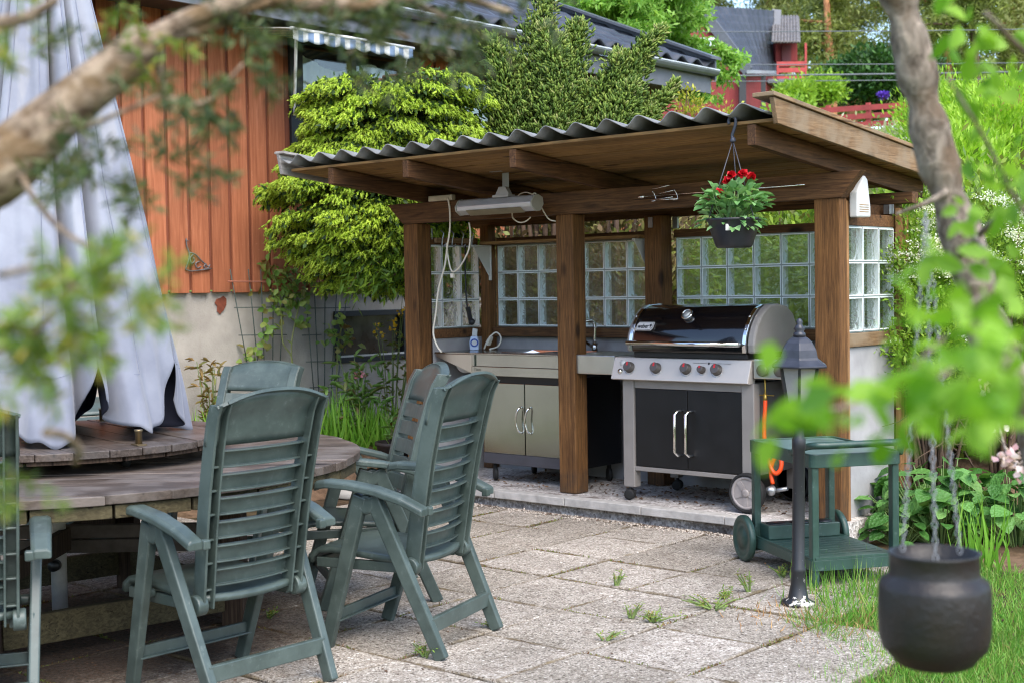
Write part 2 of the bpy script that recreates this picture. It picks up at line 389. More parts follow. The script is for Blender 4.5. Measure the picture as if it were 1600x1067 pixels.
# ------------------------------------------------------------------ ground and hill
def sst(a, b, x):
    t = np.clip((x-a)/(b-a), 0, 1); return t*t*(3-2*t)
def height(x, y):
    s = (x-5.704)*(-.656)+(y+7.011)*.755
    d = np.minimum(s-8.35, y-1.0+np.maximum(0, x-2.1)*.9)
    d = np.maximum(0, d)
    h = .24*np.minimum(d, 20)+.09*np.maximum(0, d-20)
    h = h*np.maximum(sst(-2.6, -1.0, x), sst(6.5, 11, y))
    bed = .24*sst(1.62, 2.1, -x)*sst(-1.9, -1.1, y)*(1-sst(5.5, 7.5, y))      # raised border along the house
    return G0-.05+h*sst(0, 1.2, d)+bed
def terrain():
    xs = np.concatenate([np.linspace(-220, -20, 41), np.linspace(-19.5, -4, 32), np.linspace(-3.9, 3, 70), np.linspace(3.2, 12, 34), np.linspace(14, 160, 30)])
    ys = np.concatenate([np.linspace(-60, -12, 13), np.linspace(-11, 20, 90), np.linspace(21, 320, 80)])
    X, Y = np.meshgrid(xs, ys, indexing='ij'); Z = height(X, Y)
    Z = Z+rng.normal(size=Z.shape)*.012*(np.abs(Z-G0+.05) > .01)
    V = np.stack([X, Y, Z], -1).reshape(-1, 3); nx, ny = len(xs), len(ys)
    i, j = np.meshgrid(np.arange(nx-1), np.arange(ny-1), indexing='ij'); a = (i*ny+j).ravel()
    F = np.stack([a, a+ny, a+ny+1, a+1], 1)
    yc = V[F].mean(1)
    mi = ((yc[:,1] > 6) | (yc[:,2] > 2.0) | (yc[:,1] < -5) | ((yc[:,0] < -3.0) & (yc[:,1] < -2.5))).astype(int)
    return tag(npmesh('ground', V, F, [SOIL, FIELD], mi=mi, smooth=True), kind='structure')
terrain()

# paving slabs, each its own block with a hair of tilt
pv = MB(); P_ = .515; x0, y0 = 2.34, -1.725
for i in range(-14, 3):
    for j in range(-13, 4):
        cx, cy_ = x0+P_*(i+.5), y0+P_*(j+.5)
        if cx < -2.7 or cy_ > -.28+.2 and cx > -1.9: continue
        if cy_+P_/2 > -.15 and cx > -1.9: continue
        if cx > 2.9 and cy_ > -1.7: continue
        if cx > 3.3: continue
        if cx < -1.5 and cy_ > -1.7: continue
        h = P_/2-.0052; dz = rng.normal(0, .003, 4); k = random.uniform(-.0018, .0018)
        z = G0+k
        vs = []
        for ins, zz in ((0, -.05), (0, -.006), (.006, 0)):
            for q, (sx, sy) in enumerate(((-1,-1),(1,-1),(1,1),(-1,1))):
                vs.append((cx+sx*(h-ins), cy_+sy*(h-ins), z+zz+(dz[q] if zz > -.04 else 0)))
        pv.add(vs, [(8,9,10,11)]+[(4*l+q, 4*l+(q+1) % 4, 4*l+4+(q+1) % 4, 4*l+4+q) for l in (0,1) for q in range(4)])
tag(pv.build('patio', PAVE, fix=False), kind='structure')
bs = MB(); bs.box((-2.95,-8.4,G0-.2), (3.4,-.17,G0-.026)); tag(bs.build('paving_bed', soilmat('joint_soil', (44,34,26), (88,72,54), (70,66,40))), kind='structure')

# slab the shelter stands on: rough top, a row of kerb stones overhanging its front
PEB = None
def pebblemat():
    t = NT('pebble_concrete'); v = t.coord(); vo = t.new('ShaderNodeTexVoronoi'); vo.inputs['Scale'].default_value = 70; t.link(v, vo.inputs['Vector'])
    col = t.ramp(vo.outputs['Color'], [(0, (64,58,54)), (.3, (140,132,124)), (.6, (196,190,184)), (1, (236,232,228))])
    col = t.mix(.35, col, lin((186,180,174))); n = t.noise(v, 5, 6, .65)
    col = t.mix(t.ramp(n, [(.5, (0,0,0,1)), (.68, (.8,.8,.8,1))]), col, lin((74,58,46)))
    t.bump(vo.outputs['Distance'], .6, .006); return t.set(col, .88)
PEB = pebblemat()
sb = MB(); sb.box((-1.62,-.125,G0-.1), (2.06,1.0,-.004)); tag(sb.build('shelter_slab', PEB), kind='structure')
kb = MB(); x = -1.62
while x < 2.0:
    w = min(.6, 2.07-x); kb.box((x+.003,-.185+random.uniform(-.004,.004),-.052), (x+w-.003,-.09,.0+random.uniform(-.003,.003))); x += .6
tag(kb.build('kerb', flat('kerb_concrete', (178,174,168), .9, var=.16, scale=12, bump=.5, bscale=120), bevel=.005), kind='structure')

# ------------------------------------------------------------------ the grill shelter
sh = thing('grill_shelter', 'open brown timber shelter with glass block walls and a corrugated roof over the grill', 'shelter', (.3,.3,0))
SHO = Vector((.3,.3,0))
def shpart(name, mb, mats, bevel=.004, label=None, parent=None, **kw):
    o = mb.build(name, mats, parent or sh, bevel, **kw)
    if parent is None: o.location = -SHO
    if label: o['label'] = label
    return o
for (a, b, m2) in (((-1.412,0,0), (-1.272,.14,1.81), None), ((0,0,0), (.14,.13,1.812), None), ((1.874,0,0), (2.034,.085,1.812), None)):
    m = MB(); m.box(a, b); shpart('post', m, WZ, .006)
m = MB(); m.box((1.9,.088,-.08), (2.03,.118,1.8)); m.box((1.93,.12,0), (2.0,.16,.97)); shpart('corner_board', m, PALEZ)
for (a, b) in (((.262,.62,0), (.40,.745,1.81)), ((-1.27,.66,0), (-1.19,.745,1.81)), ((1.87,.76,0), (2.0,.86,1.81))):
    m = MB(); m.box(a, b); shpart('post', m, WZ, .005)
m = MB(); m.box((2.003,.748,-.1), (2.035,.80,1.78)); m.box((2.004,.812,-.1), (2.04,.86,1.74)); shpart('corner_board', m, PALEZ)
m = MB(); m.box((.207,.75,.98), (.26,.82,1.72)); m.box((-1.193,.75,.98), (-1.19,.82,1.72)); shpart('jamb', m, PALEZ)
# front beam with slanted ends
m = MB(); m.prism([(-1.561,1.956), (-1.405,1.812), (2.045,1.812), (2.17,1.956)], (0,-.012,0), (1,0,0), (0,0,1), (0,.07,0))
m.prism([(-1.5,1.955), (-1.38,1.815), (2.03,1.815), (2.12,1.955)], (0,.062,0), (1,0,0), (0,0,1), (0,.055,0)); shpart('front_beam', m, WX, .004)
m = MB(); m.box((-1.45,.74,1.804), (2.12,.82,1.872)); shpart('back_beam', m, WX)
m = MB(); m.box((-1.19,.765,1.662), (.26,.80,1.716)); m.box((.402,.765,1.662), (1.868,.80,1.716)); m.box((1.94,.16,1.665), (1.998,.748,1.735)); m.box((1.9,.3,1.742), (1.93,.75,1.80)); m.box((-1.36,.14,1.662), (-1.29,.66,1.716)); shpart('top_rail', m, WX)
m = MB(); m.box((-1.19,.70,.985), (.26,.86,1.052)); m.box((.402,.70,.985), (1.868,.86,1.052)); m.box((-1.365,.14,.985), (-1.262,.70,1.052)); shpart('sill', m, WX)
m = MB(); m.box((1.925,.122,.975), (2.014,.746,1.052)); shpart('sill', m, PALE)
m = MB(); m.box((-1.37,.762,-.05), (1.868,.86,.984)); m.box((-1.37,.142,-.05), (-1.275,.76,.984)); m.box((1.92,.162,-.3), (1.995,.745,.972)); shpart('low_wall', m, CONC, .004)

# rafters: roof falls gently to the back
SL = .1
def rz_(y, base): return base-SL*y
for xr in (-1.2, -.5, .39, 2.0):
    m = MB(); y0r, y1r = -.87, 1.1
    m.prism([(y0r, rz_(y0r,1.96)), (y1r, rz_(y1r,1.96)), (y1r, rz_(y1r,2.065)), (y0r, rz_(y0r,2.065))], (xr-.025,0,0), (0,1,0), (0,0,1), (.05,0,0))
    shpart('rafter', m, WY if xr < 1.9 else WY, .003)
m = MB(); y = -.87
while y < 1.18:
    w = .118; a, b = y+.003, y+w-.003
    dz_ = random.uniform(-.003,.003); m.prism([(a, rz_(a,2.069)+dz_), (b, rz_(b,2.069)+dz_), (b, rz_(b,2.087)), (a, rz_(a,2.087))], (-1.6,0,0), (0,1,0), (0,0,1), (3.74,0,0)); y += w
shpart('roof_boards', m, DECK, .002)
# corrugated sheet
SHEET = flat('corrugated_sheet', (120,120,118), .5, 0.0, var=.22, scale=5, bump=.05)
pit = .215
def wave(x):
    p = (x/pit) % 1.0
    return .027*math.sin(2*math.pi*(p+.06*math.sin(2*math.pi*p)))
m = MB(); NX = 210
def roofF(u, v):
    x = -1.63+3.75*u; y = -.925+2.15*v
    return (x, y, rz_(y, 2.137)+wave(x))
m.grid(roofF, NX, 14)
o = shpart('corrugated_roof', m, SHEET, 0, fix=False, solid=.006)
# barge boards
for (xa, xb, mm) in ((2.145, 2.172, PALE),):
    m = MB(); m.prism([(-.9, rz_(-.9,2.05)), (1.2, rz_(1.2,2.05)), (1.2, rz_(1.2,2.175)), (-.94, rz_(-.94,2.175))], (xa,0,0), (0,1,0), (0,0,1), (xb-xa,0,0))
    m.prism([(-.96, rz_(-.96,2.178)), (1.22, rz_(1.22,2.178)), (1.22, rz_(1.22,2.2)), (-.96, rz_(-.96,2.2))], (xa-.085,0,0), (0,1,0), (0,0,1), (.125,0,0))
    shpart('barge_board', m, mm, .003)
m = MB(); m.prism([(-.9, rz_(-.9,2.05)), (1.2, rz_(1.2,2.05)), (1.2, rz_(1.2,2.18)), (-.93, rz_(-.93,2.18))], (-1.68,0,0), (0,1,0), (0,0,1), (.028,0,0))
m.prism([(-.93, rz_(-.93,2.183)), (1.2, rz_(1.2,2.183)), (1.2, rz_(1.2,2.2)), (-.93, rz_(-.93,2.2))], (-1.70,0,0), (0,1,0), (0,0,1), (.10,0,0)); shpart('barge_board', m, GREYB, .003, label='grey weathered board along the left roof edge')

# glass blocks
def glassmat():
    t = NT('wavy_block_glass'); v = t.coord(rnd=3.0); n = t.noise(v, 13, 2, .5, 1.5)
    t.bump(n, 1.0, .045)
    t.set((.95,.99,.97,1), .04, 0.0, **{'Transmission Weight': 1.0, 'IOR': 1.35})
    tr = t.new('ShaderNodeBsdfTransparent'); tr.inputs[0].default_value = (.95,.99,.97,1); mx = t.new('ShaderNodeMixShader'); mx.inputs[0].default_value = .35
    t.link(t.b.outputs[0], mx.inputs[1]); t.link(tr.outputs[0], mx.inputs[2]); t.link(mx.outputs[0], t.out.inputs[0]); return t.m
GLASS = glassmat()
GEDGE = NT('glass_block_edge'); GEDGE = GEDGE.set((.90,.95,.94,1), .2, 0.0, **{'Specular IOR Level': .8})
CLR = NT('clear_back_pane'); _t = CLR.new('ShaderNodeBsdfTransparent'); _t.inputs[0].default_value = (.93,.97,.95,1); _g = CLR.new('ShaderNodeBsdfGlossy'); _g.inputs['Roughness'].default_value = .05
_m = CLR.new('ShaderNodeMixShader'); _m.inputs[0].default_value = .08; CLR.link(_t.outputs[0], _m.inputs[1]); CLR.link(_g.outputs[0], _m.inputs[2]); CLR.link(_m.outputs[0], CLR.out.inputs[0]); CLR = CLR.m
MORT = flat('white_mortar', (146,156,152), .8, var=.08)
def glass_panel(o, xd, nd, ncol, nrow, p=.2, depth=.07, border=True):
    """o: lower corner on the inside face, xd: along the wall, nd: from the face into the wall"""
    o = Vector(o); xd = Vector(xd); nd = Vector(nd); zd = Vector((0,0,1)); g = MB(); mo = MB(); e = .004
    for i in range(ncol):
        for j in range(nrow):
            a = o+xd*(i*p+e)+zd*(j*p+e); s = p-2*e
            c = [a, a+xd*s, a+xd*s+zd*s, a+zd*s]; fr = .006
            ci = [a+xd*fr+zd*fr, a+xd*(s-fr)+zd*fr, a+xd*(s-fr)+zd*(s-fr), a+xd*fr+zd*(s-fr)]
            f0 = [q for q in ci]; b0 = [q+nd*depth for q in ci]
            g.add(f0+b0, [(0,1,2,3)], 0, False); g.add(f0+b0, [(7,6,5,4)], 2, False)
            g.add(f0+b0, [(0,4,5,1), (1,5,6,2), (2,6,7,3), (3,7,4,0)], 1, False)
            # pale rim of the block at front and back
            g.add(c+ci, [(0,1,5,4), (1,2,6,5), (2,3,7,6), (3,0,4,7)], 1, False)
            g.add([q+nd*depth for q in c+ci], [(4,5,1,0), (5,6,2,1), (6,7,3,2), (7,4,0,3)], 1, False)
    t0 = nd*.004; td = nd*(depth-.008)
    for i in range(ncol+1):
        a = o+xd*(i*p-e)+t0; mo.prism([(0,0), (2*e,0), (2*e,nrow*p), (0,nrow*p)], a, xd, zd, td)
    for j in range(nrow+1):
        for i in range(ncol):
            a = o+xd*(i*p+e)+zd*(j*p-e)+t0*1.2; mo.prism([(0,0), (p-2*e,0), (p-2*e,2*e), (0,2*e)], a, xd, zd, td)
    go = g.build('glass_block_panel', [GLASS, GEDGE, CLR], sh, fix=False); go.location = -SHO
    mo.build('mortar_grid', MORT, go)
    return go
glass_panel((-1.185,.76,1.059), (1,0,0), (0,1,0), 7, 3)
glass_panel((.425,.76,1.059), (1,0,0), (0,1,0), 7, 3)
glass_panel((-1.285,.06,1.059), (0,1,0), (-1,0,0), 3, 3)
glass_panel((2.008,.126,1.059), (0,1,0), (-1,0,0), 3, 3)
# shelf along the top of the glass and its brackets, hook rail on the left wall
m = MB(); m.box((-1.185,.56,1.664), (.26,.757,1.684)); shpart('shelf', m, DECK, .002)
for (xb, yb) in ((-1.16,.655), (.225,.745)):
    m = MB(); m.box((xb-.012,yb-.2,1.648), (xb+.012,yb,1.66)); m.box((xb-.012,yb-.012,1.4), (xb+.012,yb-.001,1.647))
    m.prism([(-.19,1.647), (-.012,1.647), (-.012,1.42)], (xb-.003,yb,0), (0,1,0), (0,0,1), (.006,0,0)); shpart('shelf_bracket', m, WHITEP, .003)
m = MB(); m.box((-1.262,.16,1.675), (-1.235,.56,1.712)); o = shpart('hook_rail', m, PALE, .002)
for k in range(4):
    y = .2+k*.105; q = MB(); q.tube([(-1.23,y,1.765), (-1.20,y,1.74), (-1.215,y,1.70), (-1.22,y,1.66), (-1.20,y,1.645), (-1.185,y,1.665)], .005, 6); q.build('hook', GALV, o)
m = MB()
for (a, b) in (((-1.262,.135,1.70), (-1.258,.145,1.78)), ((-1.05,.752,1.722), (-1.02,.757,1.80)), ((.30,.612,1.73), (.335,.619,1.80)), ((.41,.74,1.722), (.45,.757,1.80)), ((1.955,.70,1.745), (2.02,.705,1.80)), ((2.0,.68,1.742), (2.004,.735,1.80))): m.box(a, b)
shpart('galvanised_bracket', m, GALV, .001)
# plaster shed from the wall: rubble at the foot of the right wall

# ------------------------------------------------------------------ unseen garden shrubs added behind the camera for reflections and shading
def garden_behind():
    n = 7000; th = rng.uniform(R(95), R(330), n); Rr = rng.uniform(9.5, 13, n); hh = 1.6+1.6*(.5+.5*np.sin(th*7))+.8*np.sin(th*17); z = rng.random(n)*hh
    P = np.stack([3.2+Rr*np.sin(th), -6.0+Rr*np.cos(th), z-.2], 1); k = ~((P[:,0] < 1.0) & (P[:,1] > -6)); k &= ~(P[:,1] > -1.0); P = P[k]; n = len(P)
    V, F = leaves(P, rdir(n), rdir(n), rng.uniform(.25,.6,n), .25, 'quad')
    tag(npmesh('unseen_thicket', V, F, leafmat('thicket_leaf', [(70,100,40), (104,134,60), (60,84,36)], .3)), 'unseen green thicket of garden shrubs added behind the viewer for reflections', 'thicket', kind='stuff')
garden_behind()
# ------------------------------------------------------------------ helper: parts written in world coordinates under a thing
def part(root, name, mb, mats, bevel=0.0, parent=None, label=None, **kw):
    o = mb.build(name, mats, parent or root, bevel, **kw)
    if parent is None: o.location = -Vector(root.location)
    if label: o['label'] = label
    return o
GREYC = flat('grey_painted_steel', (138,132,126), .5, .1, var=.06, scale=6, bump=.03)
GREYD = flat('dark_grey_casting', (84,80,77), .5, .2, var=.1)
ENAM = NT('black_enamel'); ENAM = ENAM.set((.004,.004,.005,1), .12, 0.0, **{'Coat Weight': .6, 'Coat Roughness': .05})
BLKDOOR = flat('black_door_steel', (15,15,16), .45, 0.0, var=.15, bump=.03)
RUBB = flat('black_rubber', (22,22,22), .75, var=.2)
CHROME = NT('chrome'); CHROME = CHROME.set((.82,.81,.79,1), .1, 1.0)
RED = flat('red_mark', (196,38,44), .5, var=.03, bump=0)
KNOB = flat('knob_grey', (88,82,78), .4, .3, var=.06)
ORANGE = flat('orange_hose', (236,78,20), .45, var=.08)
BRASS = flat('brass_fitting', (170,140,70), .35, .9, var=.1)
INK = flat('dark_print', (24,24,26), .5, var=.03, bump=0)

# ------------------------------------------------------------------ gas grill
gr = thing('gas_grill', 'large black and grey gas grill with five knobs and closed lid under the shelter', 'grill', (.98,.3,0))
def gp(name, mb, mats, bevel=.003, parent=None, **kw): return part(gr, name, mb, mats, bevel, parent, **kw)
for (xa, xb) in ((.507,.592), (1.376,1.462)):
    m = MB(); m.box((xa,.02,.078), (xb,.09,.76)); gp('leg', m, GREYC, .006)
    m = MB(); m.box((xa+.01,.52,.078), (xb-.01,.58,.76)); gp('leg', m, GREYC, .006)
m = MB(); m.box((.592,.028,.185), (1.376,.075,.212)); m.box((.592,.03,.705), (1.376,.07,.765)); gp('frame_rail', m, GREYC)
m = MB(); m.box((.594,.06,.19), (1.374,.56,.2)); m.box((.594,.55,.2), (1.374,.56,.74)); gp('cabinet_box', m, GREYD)
m = MB(); m.box((1.40,.092,.21), (1.45,.518,.76)); gp('side_panel', m, GREYC)
m = MB(); m.box((.515,.092,.21), (.56,.518,.76)); gp('side_panel', m, GREYC)
for (xa, xb, hx) in ((.597,.983,.925), (.987,1.373,1.005)):
    m = MB(); m.box((xa,.034,.216), (xb,.058,.702)); d = gp('door', m, BLKDOOR, .003)
    h = MB(); z0, z1 = .305, .575; yy = -.018
    h.tube([(hx+.02,.034,z1), (hx+.008,.0,z1), (hx,yy,z1-.02), (hx,yy,z0+.02), (hx+.008,.0,z0), (hx+.02,.034,z0)], .0095, 10); h.build('handle', CHROME, d)
# control panel, leaning back
m = MB(); x0, x1 = .452, 1.449
m.prism([(-.028,.762), (-.005,.756), (.06,.76), (.06,.9), (.018,.896)], (x0,0,0), (0,1,0), (0,0,1), (x1-x0,0,0))
cp_ = gp('control_panel', m, flat('panel_steel', (196,187,178), .42, .35, var=.05, scale=5, bump=.02), .003)
m = MB(); m.box((.452,.0601,.87), (1.449,.56,.90)); gp('firebox_rim', m, GREYC, .003)
pn = Vector((0,-.134,.046)).normalized(); pu = Vector((0,.046,.134)).normalized()
def onpanel(x, z):
    t = (z-.762)/.134; return Vector((x,-.028+.046*t,z))
for kx, rr in ((.585,.031), (.787,.031), (1.008,.031), (1.122,.021), (1.226,.031)):
    m = MB(); c = onpanel(kx, .835 if rr > .03 else .832)
    m.lathe([(rr*1.12,0), (rr*1.12,.006), (rr,.008), (rr*.97,.034), (rr*.86,.038)], 24, c, pn, 0)
    k = gp('knob', m, KNOB, 0)
    q = MB(); o = c+pn*.0385; q.prism([(-.007,.004), (.007,.004), (.005,rr*.86), (-.005,rr*.86)], o, (1,0,0), pu, pn*.0015); q.build('pointer', RED, k)
    q = MB(); ring = [c+pn*.001+Vector((1,0,0))*(rr*1.3*math.cos(a))+pu*(rr*1.3*math.sin(a)-.004) for a in np.linspace(R(200), R(340), 14)]; q.tube(ring, .0022, 6); q.build('dial_ring', CHROME, k)
m = MB(); c = onpanel(.517,.81); m.lathe([(.018,0), (.018,.006), (.012,.008), (.012,.012), (0,.0125)], 20, c, pn); gp('igniter_button', m, CHROME, 0)
m = MB(); c = onpanel(.52,.862); m.lathe([(.02,0), (.02,.0015), (0,.0016)], 20, c, pn); gp('emblem', m, WHITEP, 0)
m = MB(); a = onpanel(1.16,.872); m.box((1.045,a.y-.0035,.8735), (1.145,a.y-.001,.8745)); m.box((1.17,a.y-.0035,.8735), (1.315,a.y-.001,.8745)); m.lathe([(.007,0), (.007,.002), (0,.002)], 12, a, pn); gp('panel_marking', m, INK, 0)
# lid: profile in y-z
prof = [(-.008,.935), (-.012,.985), (.0,1.04), (.03,1.10), (.075,1.155), (.13,1.195), (.2,1.217), (.3,1.222), (.40,1.205), (.47,1.16), (.52,1.08), (.54,.96), (.54,.935)]
m = MB(); m.prism(prof, (.608,0,0), (0,1,0), (0,0,1), (.80,0,0)); lid = gp('lid', m, ENAM, .004)
for p in lid.data.polygons: p.use_smooth = len(p.vertices) == 4
bp = [(y+( -.004 if y < .2 else .004), z+.004) for y, z in prof]
for xa in (.586, 1.405):
    m = MB(); m.prism(bp, (xa,0,0), (0,1,0), (0,0,1), (.024,0,0)); t = m.build('trim_band', CHROME, lid, .002)
    q = MB()
    for (yy, zz) in ((.012,1.072), (.062,1.146)):
        q.lathe([(.008,0), (.006,.004), (0,.005)], 10, (xa+.012,yy-.006,zz+.006), (0,-.75,.66))
    q.build('rivet', STEELP, lid)
for xa, w in ((.556,.03), (1.43,.05)):
    m = MB(); ep = [(y*1.0+.012*(1 if y < .2 else -1), z-.0) for y, z in prof]
    m.prism(ep, (xa,0,0), (0,1,0), (0,0,1), (w,0,0)); m.build('end_cap', flat('end_cap_grey', (136,131,126), .5, .1, var=.05), lid, .012)
m = MB(); m.tube([(.60,-.055,.99), (1.41,-.055,.99)], .0145, 14); m.build('lid_handle', CHROME, lid)
m = MB(); m.bar((.615,-.0,.985), (.615,-.052,.99), .02, .02); m.bar((1.395,-.0,.985), (1.395,-.052,.99), .02, .02); m.build('handle_post', BLACKP, lid)
m = MB(); tc_ = Vector((.975,.066,1.156)); ta = Vector((0,-.77,.64)).normalized()
m.lathe([(.034,-.012), (.038,.012), (.036,.018), (.031,.018), (.031,.014)], 28, tc_, ta); th = m.build('thermometer', CHROME, lid)
m = MB(); m.lathe([(.031,.0145), (0,.0146)], 28, tc_, ta); fm = m.build('dial_face', WHITEP, th)
m = MB(); up_ = Vector((0,.64,.77)); m.bar(tc_+ta*.0158-Vector((.004,0,0))-up_*.008, tc_+ta*.0158+Vector((.012,0,0))+up_*.02, .004, .001)
for k in range(13):
    a = R(215-k*21); d = Vector((1,0,0))*math.cos(a)+up_*math.sin(a); m.bar(tc_+ta*.0155+d*.022, tc_+ta*.0155+d*.028, .0022, .001, up=ta)
m.build('needle_and_ticks', INK, th)
# badge with lettering
lc = Vector((.675,.047,1.098)); ln = Vector((0,-.60,.36)).normalized(); lu = Vector((0,.36,.60)).normalized(); lx = Vector((1,0,0))
lc = Vector((.69,.021,1.088)); 
m = MB(); m.prism([(-.062,-.030), (.05,-.030), (.064,-.014), (.064,.030), (-.05,.030), (-.064,.012)], lc, lx, lu, ln*.006); bd = m.build('badge', flat('badge_silver', (196,192,188), .35, .4, var=.04), lid, .001)
m = MB(); m.prism([(-.056,-.025), (.047,-.025), (.058,-.011), (.058,.025), (-.047,.025), (-.058,.009)], lc+ln*.0061, lx, lu, ln*.0008); m.build('badge_border', INK, bd)
m = MB(); m.prism([(-.0545,-.0235), (.0465,-.0235), (.0565,-.0105), (.0565,.0235), (-.0465,.0235), (-.0565,.0085)], lc+ln*.007, lx, lu, ln*.0008); m.build('badge_field', flat('badge_field', (206,202,198), .4, .2, var=.03), bd)
vs, fs = textmesh('weber', .037, .0006, .0006)
m = MB(); m.add([lc+ln*.0086+lx*(p[0]*.86-.011)+lu*(p[1]*1.15-.002)+ln*p[2] for p in vs], fs)
kc = lc+ln*.0086+lx*.044+lu*.004
m.prism([(.0085*math.cos(a), .0085*math.sin(a)) for a in np.linspace(0, 2*math.pi, 16)[:-1]], kc, lx, lu, ln*.0007)
m.bar(kc-lu*.008, kc-lu*.018-lx*.006, .002, .001); m.bar(kc-lu*.008, kc-lu*.018+lx*.006, .002, .001); m.bar(kc+lu*.008, kc+lu*.012, .003, .001)
m.build('badge_lettering', INK, bd)
# firebox below the lid
m = MB(); m.box((.6,.02,.90), (1.42,.53,.934)); gp('firebox', m, BLACKP, .004)
# side tables
m = MB(); m.box((.085,.02,.782), (.447,.50,.905)); m.box((.03,.018,.78), (.084,.502,.908), 1); gp('side_table', m, [STEEL, GREYC], .006)
m = MB(); m.box((1.46,.02,.79), (1.80,.50,.905)); sb_ = gp('side_burner', m, [STEEL], .006)
for kx in (1.525, 1.64):
    q = MB(); q.lathe([(.036,0), (.034,.02), (.028,.024), (0,.024)], 22, (kx,.02,.84), (0,-1,0)); q.build('burner_knob', KNOB, sb_)
q = MB(); q.box((1.71,.0165,.872), (1.735,.0195,.885)); q.build('plate', INK, sb_)
# wheels and casters
def wheel(c, ax, r, w, name, root, tyre, hub, par=None):
    c = Vector(c); ax = Vector(ax).normalized(); m = MB()
    m.lathe([(r*.84,-w/2), (r*.95,-w/2), (r,-w/4), (r,w/4), (r*.95,w/2), (r*.84,w/2), (r*.84,-w/2)], 40, c, ax); t = part(root, name, m, tyre)
    q = MB(); q.lathe([(r*.84,w*.30), (r*.82,w*.42), (r*.70,w*.42), (r*.68,w*.25)], 40, c, ax); q.lathe([(r*.70,w*.08), (0.001,w*.08)], 40, c, ax, 1)
    u = ax.orthogonal().normalized() if abs(ax.z) > .9 else ax.cross(Vector((0,0,1))).normalized(); v = ax.cross(u)
    for k in range(5):
        a = 2*math.pi*k/5+.3; d = u*math.cos(a)+v*math.sin(a); p = v*math.cos(a)-u*math.sin(a)
        q.prism([(.1*r,-.12*r), (.78*r,-.13*r), (.78*r,.13*r), (.1*r,.12*r)], c+ax*(w*.1), d, p, ax*w*.3)
    q.lathe([(r*.2,w*.1), (r*.2,w*.5), (r*.12,w*.55), (0,w*.55)], 20, c, ax); q.build('rim', [hub, BLKDOOR], t)
    return t
wheel((1.425,-.005,.118), (0,-1,0), .118, .05, 'wheel', gr, RUBB, flat('wheel_hub_grey', (150,142,138), .55, var=.08))
wheel((1.425,.55,.118), (0,1,0), .118, .05, 'wheel', gr, RUBB, GREYC)
def caster(x, y, r=.033):
    m = MB(); ax = Vector((.35,-.94,0))
    for s in (-.018, .018): m.lathe([(r*.6,-.011), (r,-.009), (r,.009), (r*.6,.011), (0,.011)], 20, Vector((x,y,r))+ax*s, ax)
    m.prism([(-r,0), (-r*.5,r*.9), (r*.6,r*.9), (r*.9,.1*r)], Vector((x,y,r))-ax*.006, ax.cross(Vector((0,0,1))), (0,0,1), ax*.012)
    m.tube([(x,y,r*1.8), (x,y,.08)], .009, 8); gp('caster', m, RUBB, 0)
caster(.55,.03); caster(.57,.53)
# gas bottle, hose and regulator standing behind the right side
gb = thing('gas_bottle', 'blue gas bottle with a brass valve standing behind the grill', 'gas bottle', (1.79,.40,0))
m = MB(); m.lathe([(.12,.0), (.14,.02), (.14,.36), (.12,.42), (.05,.46), (.04,.47)], 28, (1.79,.40,.0)); part(gb, 'tank', m, flat('blue_tank_paint', (20,96,150), .35, var=.06))
m = MB(); m.tube([(1.79,.40,.46), (1.79,.40,.53)], .022, 12); m.tube([(1.79,.40,.52), (1.73,.37,.52)], .014, 10); part(gb, 'valve', m, BRASS)
m = MB(); m.lathe([(.08,.5), (.085,.49), (.085,.56), (.08,.56)], 24, (1.79,.40,0)); part(gb, 'collar', m, flat('blue_collar', (20,96,150), .35, var=.06))
hs = thing('gas_hose', 'bright orange gas hose looping down beside the grill cabinet', 'hose', (1.5,.1,0))
hp = [(1.50,.085,.66), (1.50,.08,.60), (1.497,.075,.52), (1.50,.07,.44), (1.515,.07,.34), (1.545,.07,.26), (1.575,.07,.235), (1.60,.08,.26), (1.60,.09,.31), (1.57,.09,.33), (1.545,.085,.30), (1.535,.08,.24), (1.55,.075,.17)]
def smooth(pts, n=6):
    P = [np.array(p, float) for p in pts]; P = [2*P[0]-P[1]]+P+[2*P[-1]-P[-2]]; out = []
    for i in range(1, len(P)-2):
        for k in range(n):
            t = k/n; a, b, c, d = P[i-1], P[i], P[i+1], P[i+2]
            out.append(.5*((2*b)+(-a+c)*t+(2*a-5*b+4*c-d)*t*t+(-a+3*b-3*c+d)*t**3))
    out.append(P[-2]); return out
m = MB(); m.tube(smooth(hp), .013, 10); part(hs, 'tube', m, ORANGE)
m = MB(); m.tube(smooth([(1.50,.085,.66), (1.50,.085,.74), (1.49,.1,.80), (1.46,.15,.82)]), .006, 8); m.tube([(1.50,.085,.645), (1.50,.085,.70)], .013, 10); m.bar((1.45,.085,.69), (1.56,.085,.69), .006, .006); part(hs, 'brass_coupling', m, BRASS)
m = MB(); m.lathe([(.03,0), (.034,.012), (.02,.03), (.012,.045)], 18, (1.55,.075,.13), (-.3,-.8,.3)); m.tube([(1.55,.075,.13), (1.64,.09,.15)], .012, 10); part(hs, 'regulator', m, GALV)

# ------------------------------------------------------------------ sink unit
sk = thing('outdoor_sink', 'stainless steel sink bench on a two door cabinet inside the shelter', 'sink', (-.45,.45,0))
def kp(name, mb, mats, bevel=.002, parent=None, **kw): return part(sk, name, mb, mats, bevel, parent, **kw)
SATIN = steel('satin_steel', (.44,.46,.44), .16, (1,60,60)); SATV = steel('door_steel', (.37,.40,.37), .13, (60,60,1))
m = MB(); yF = .14
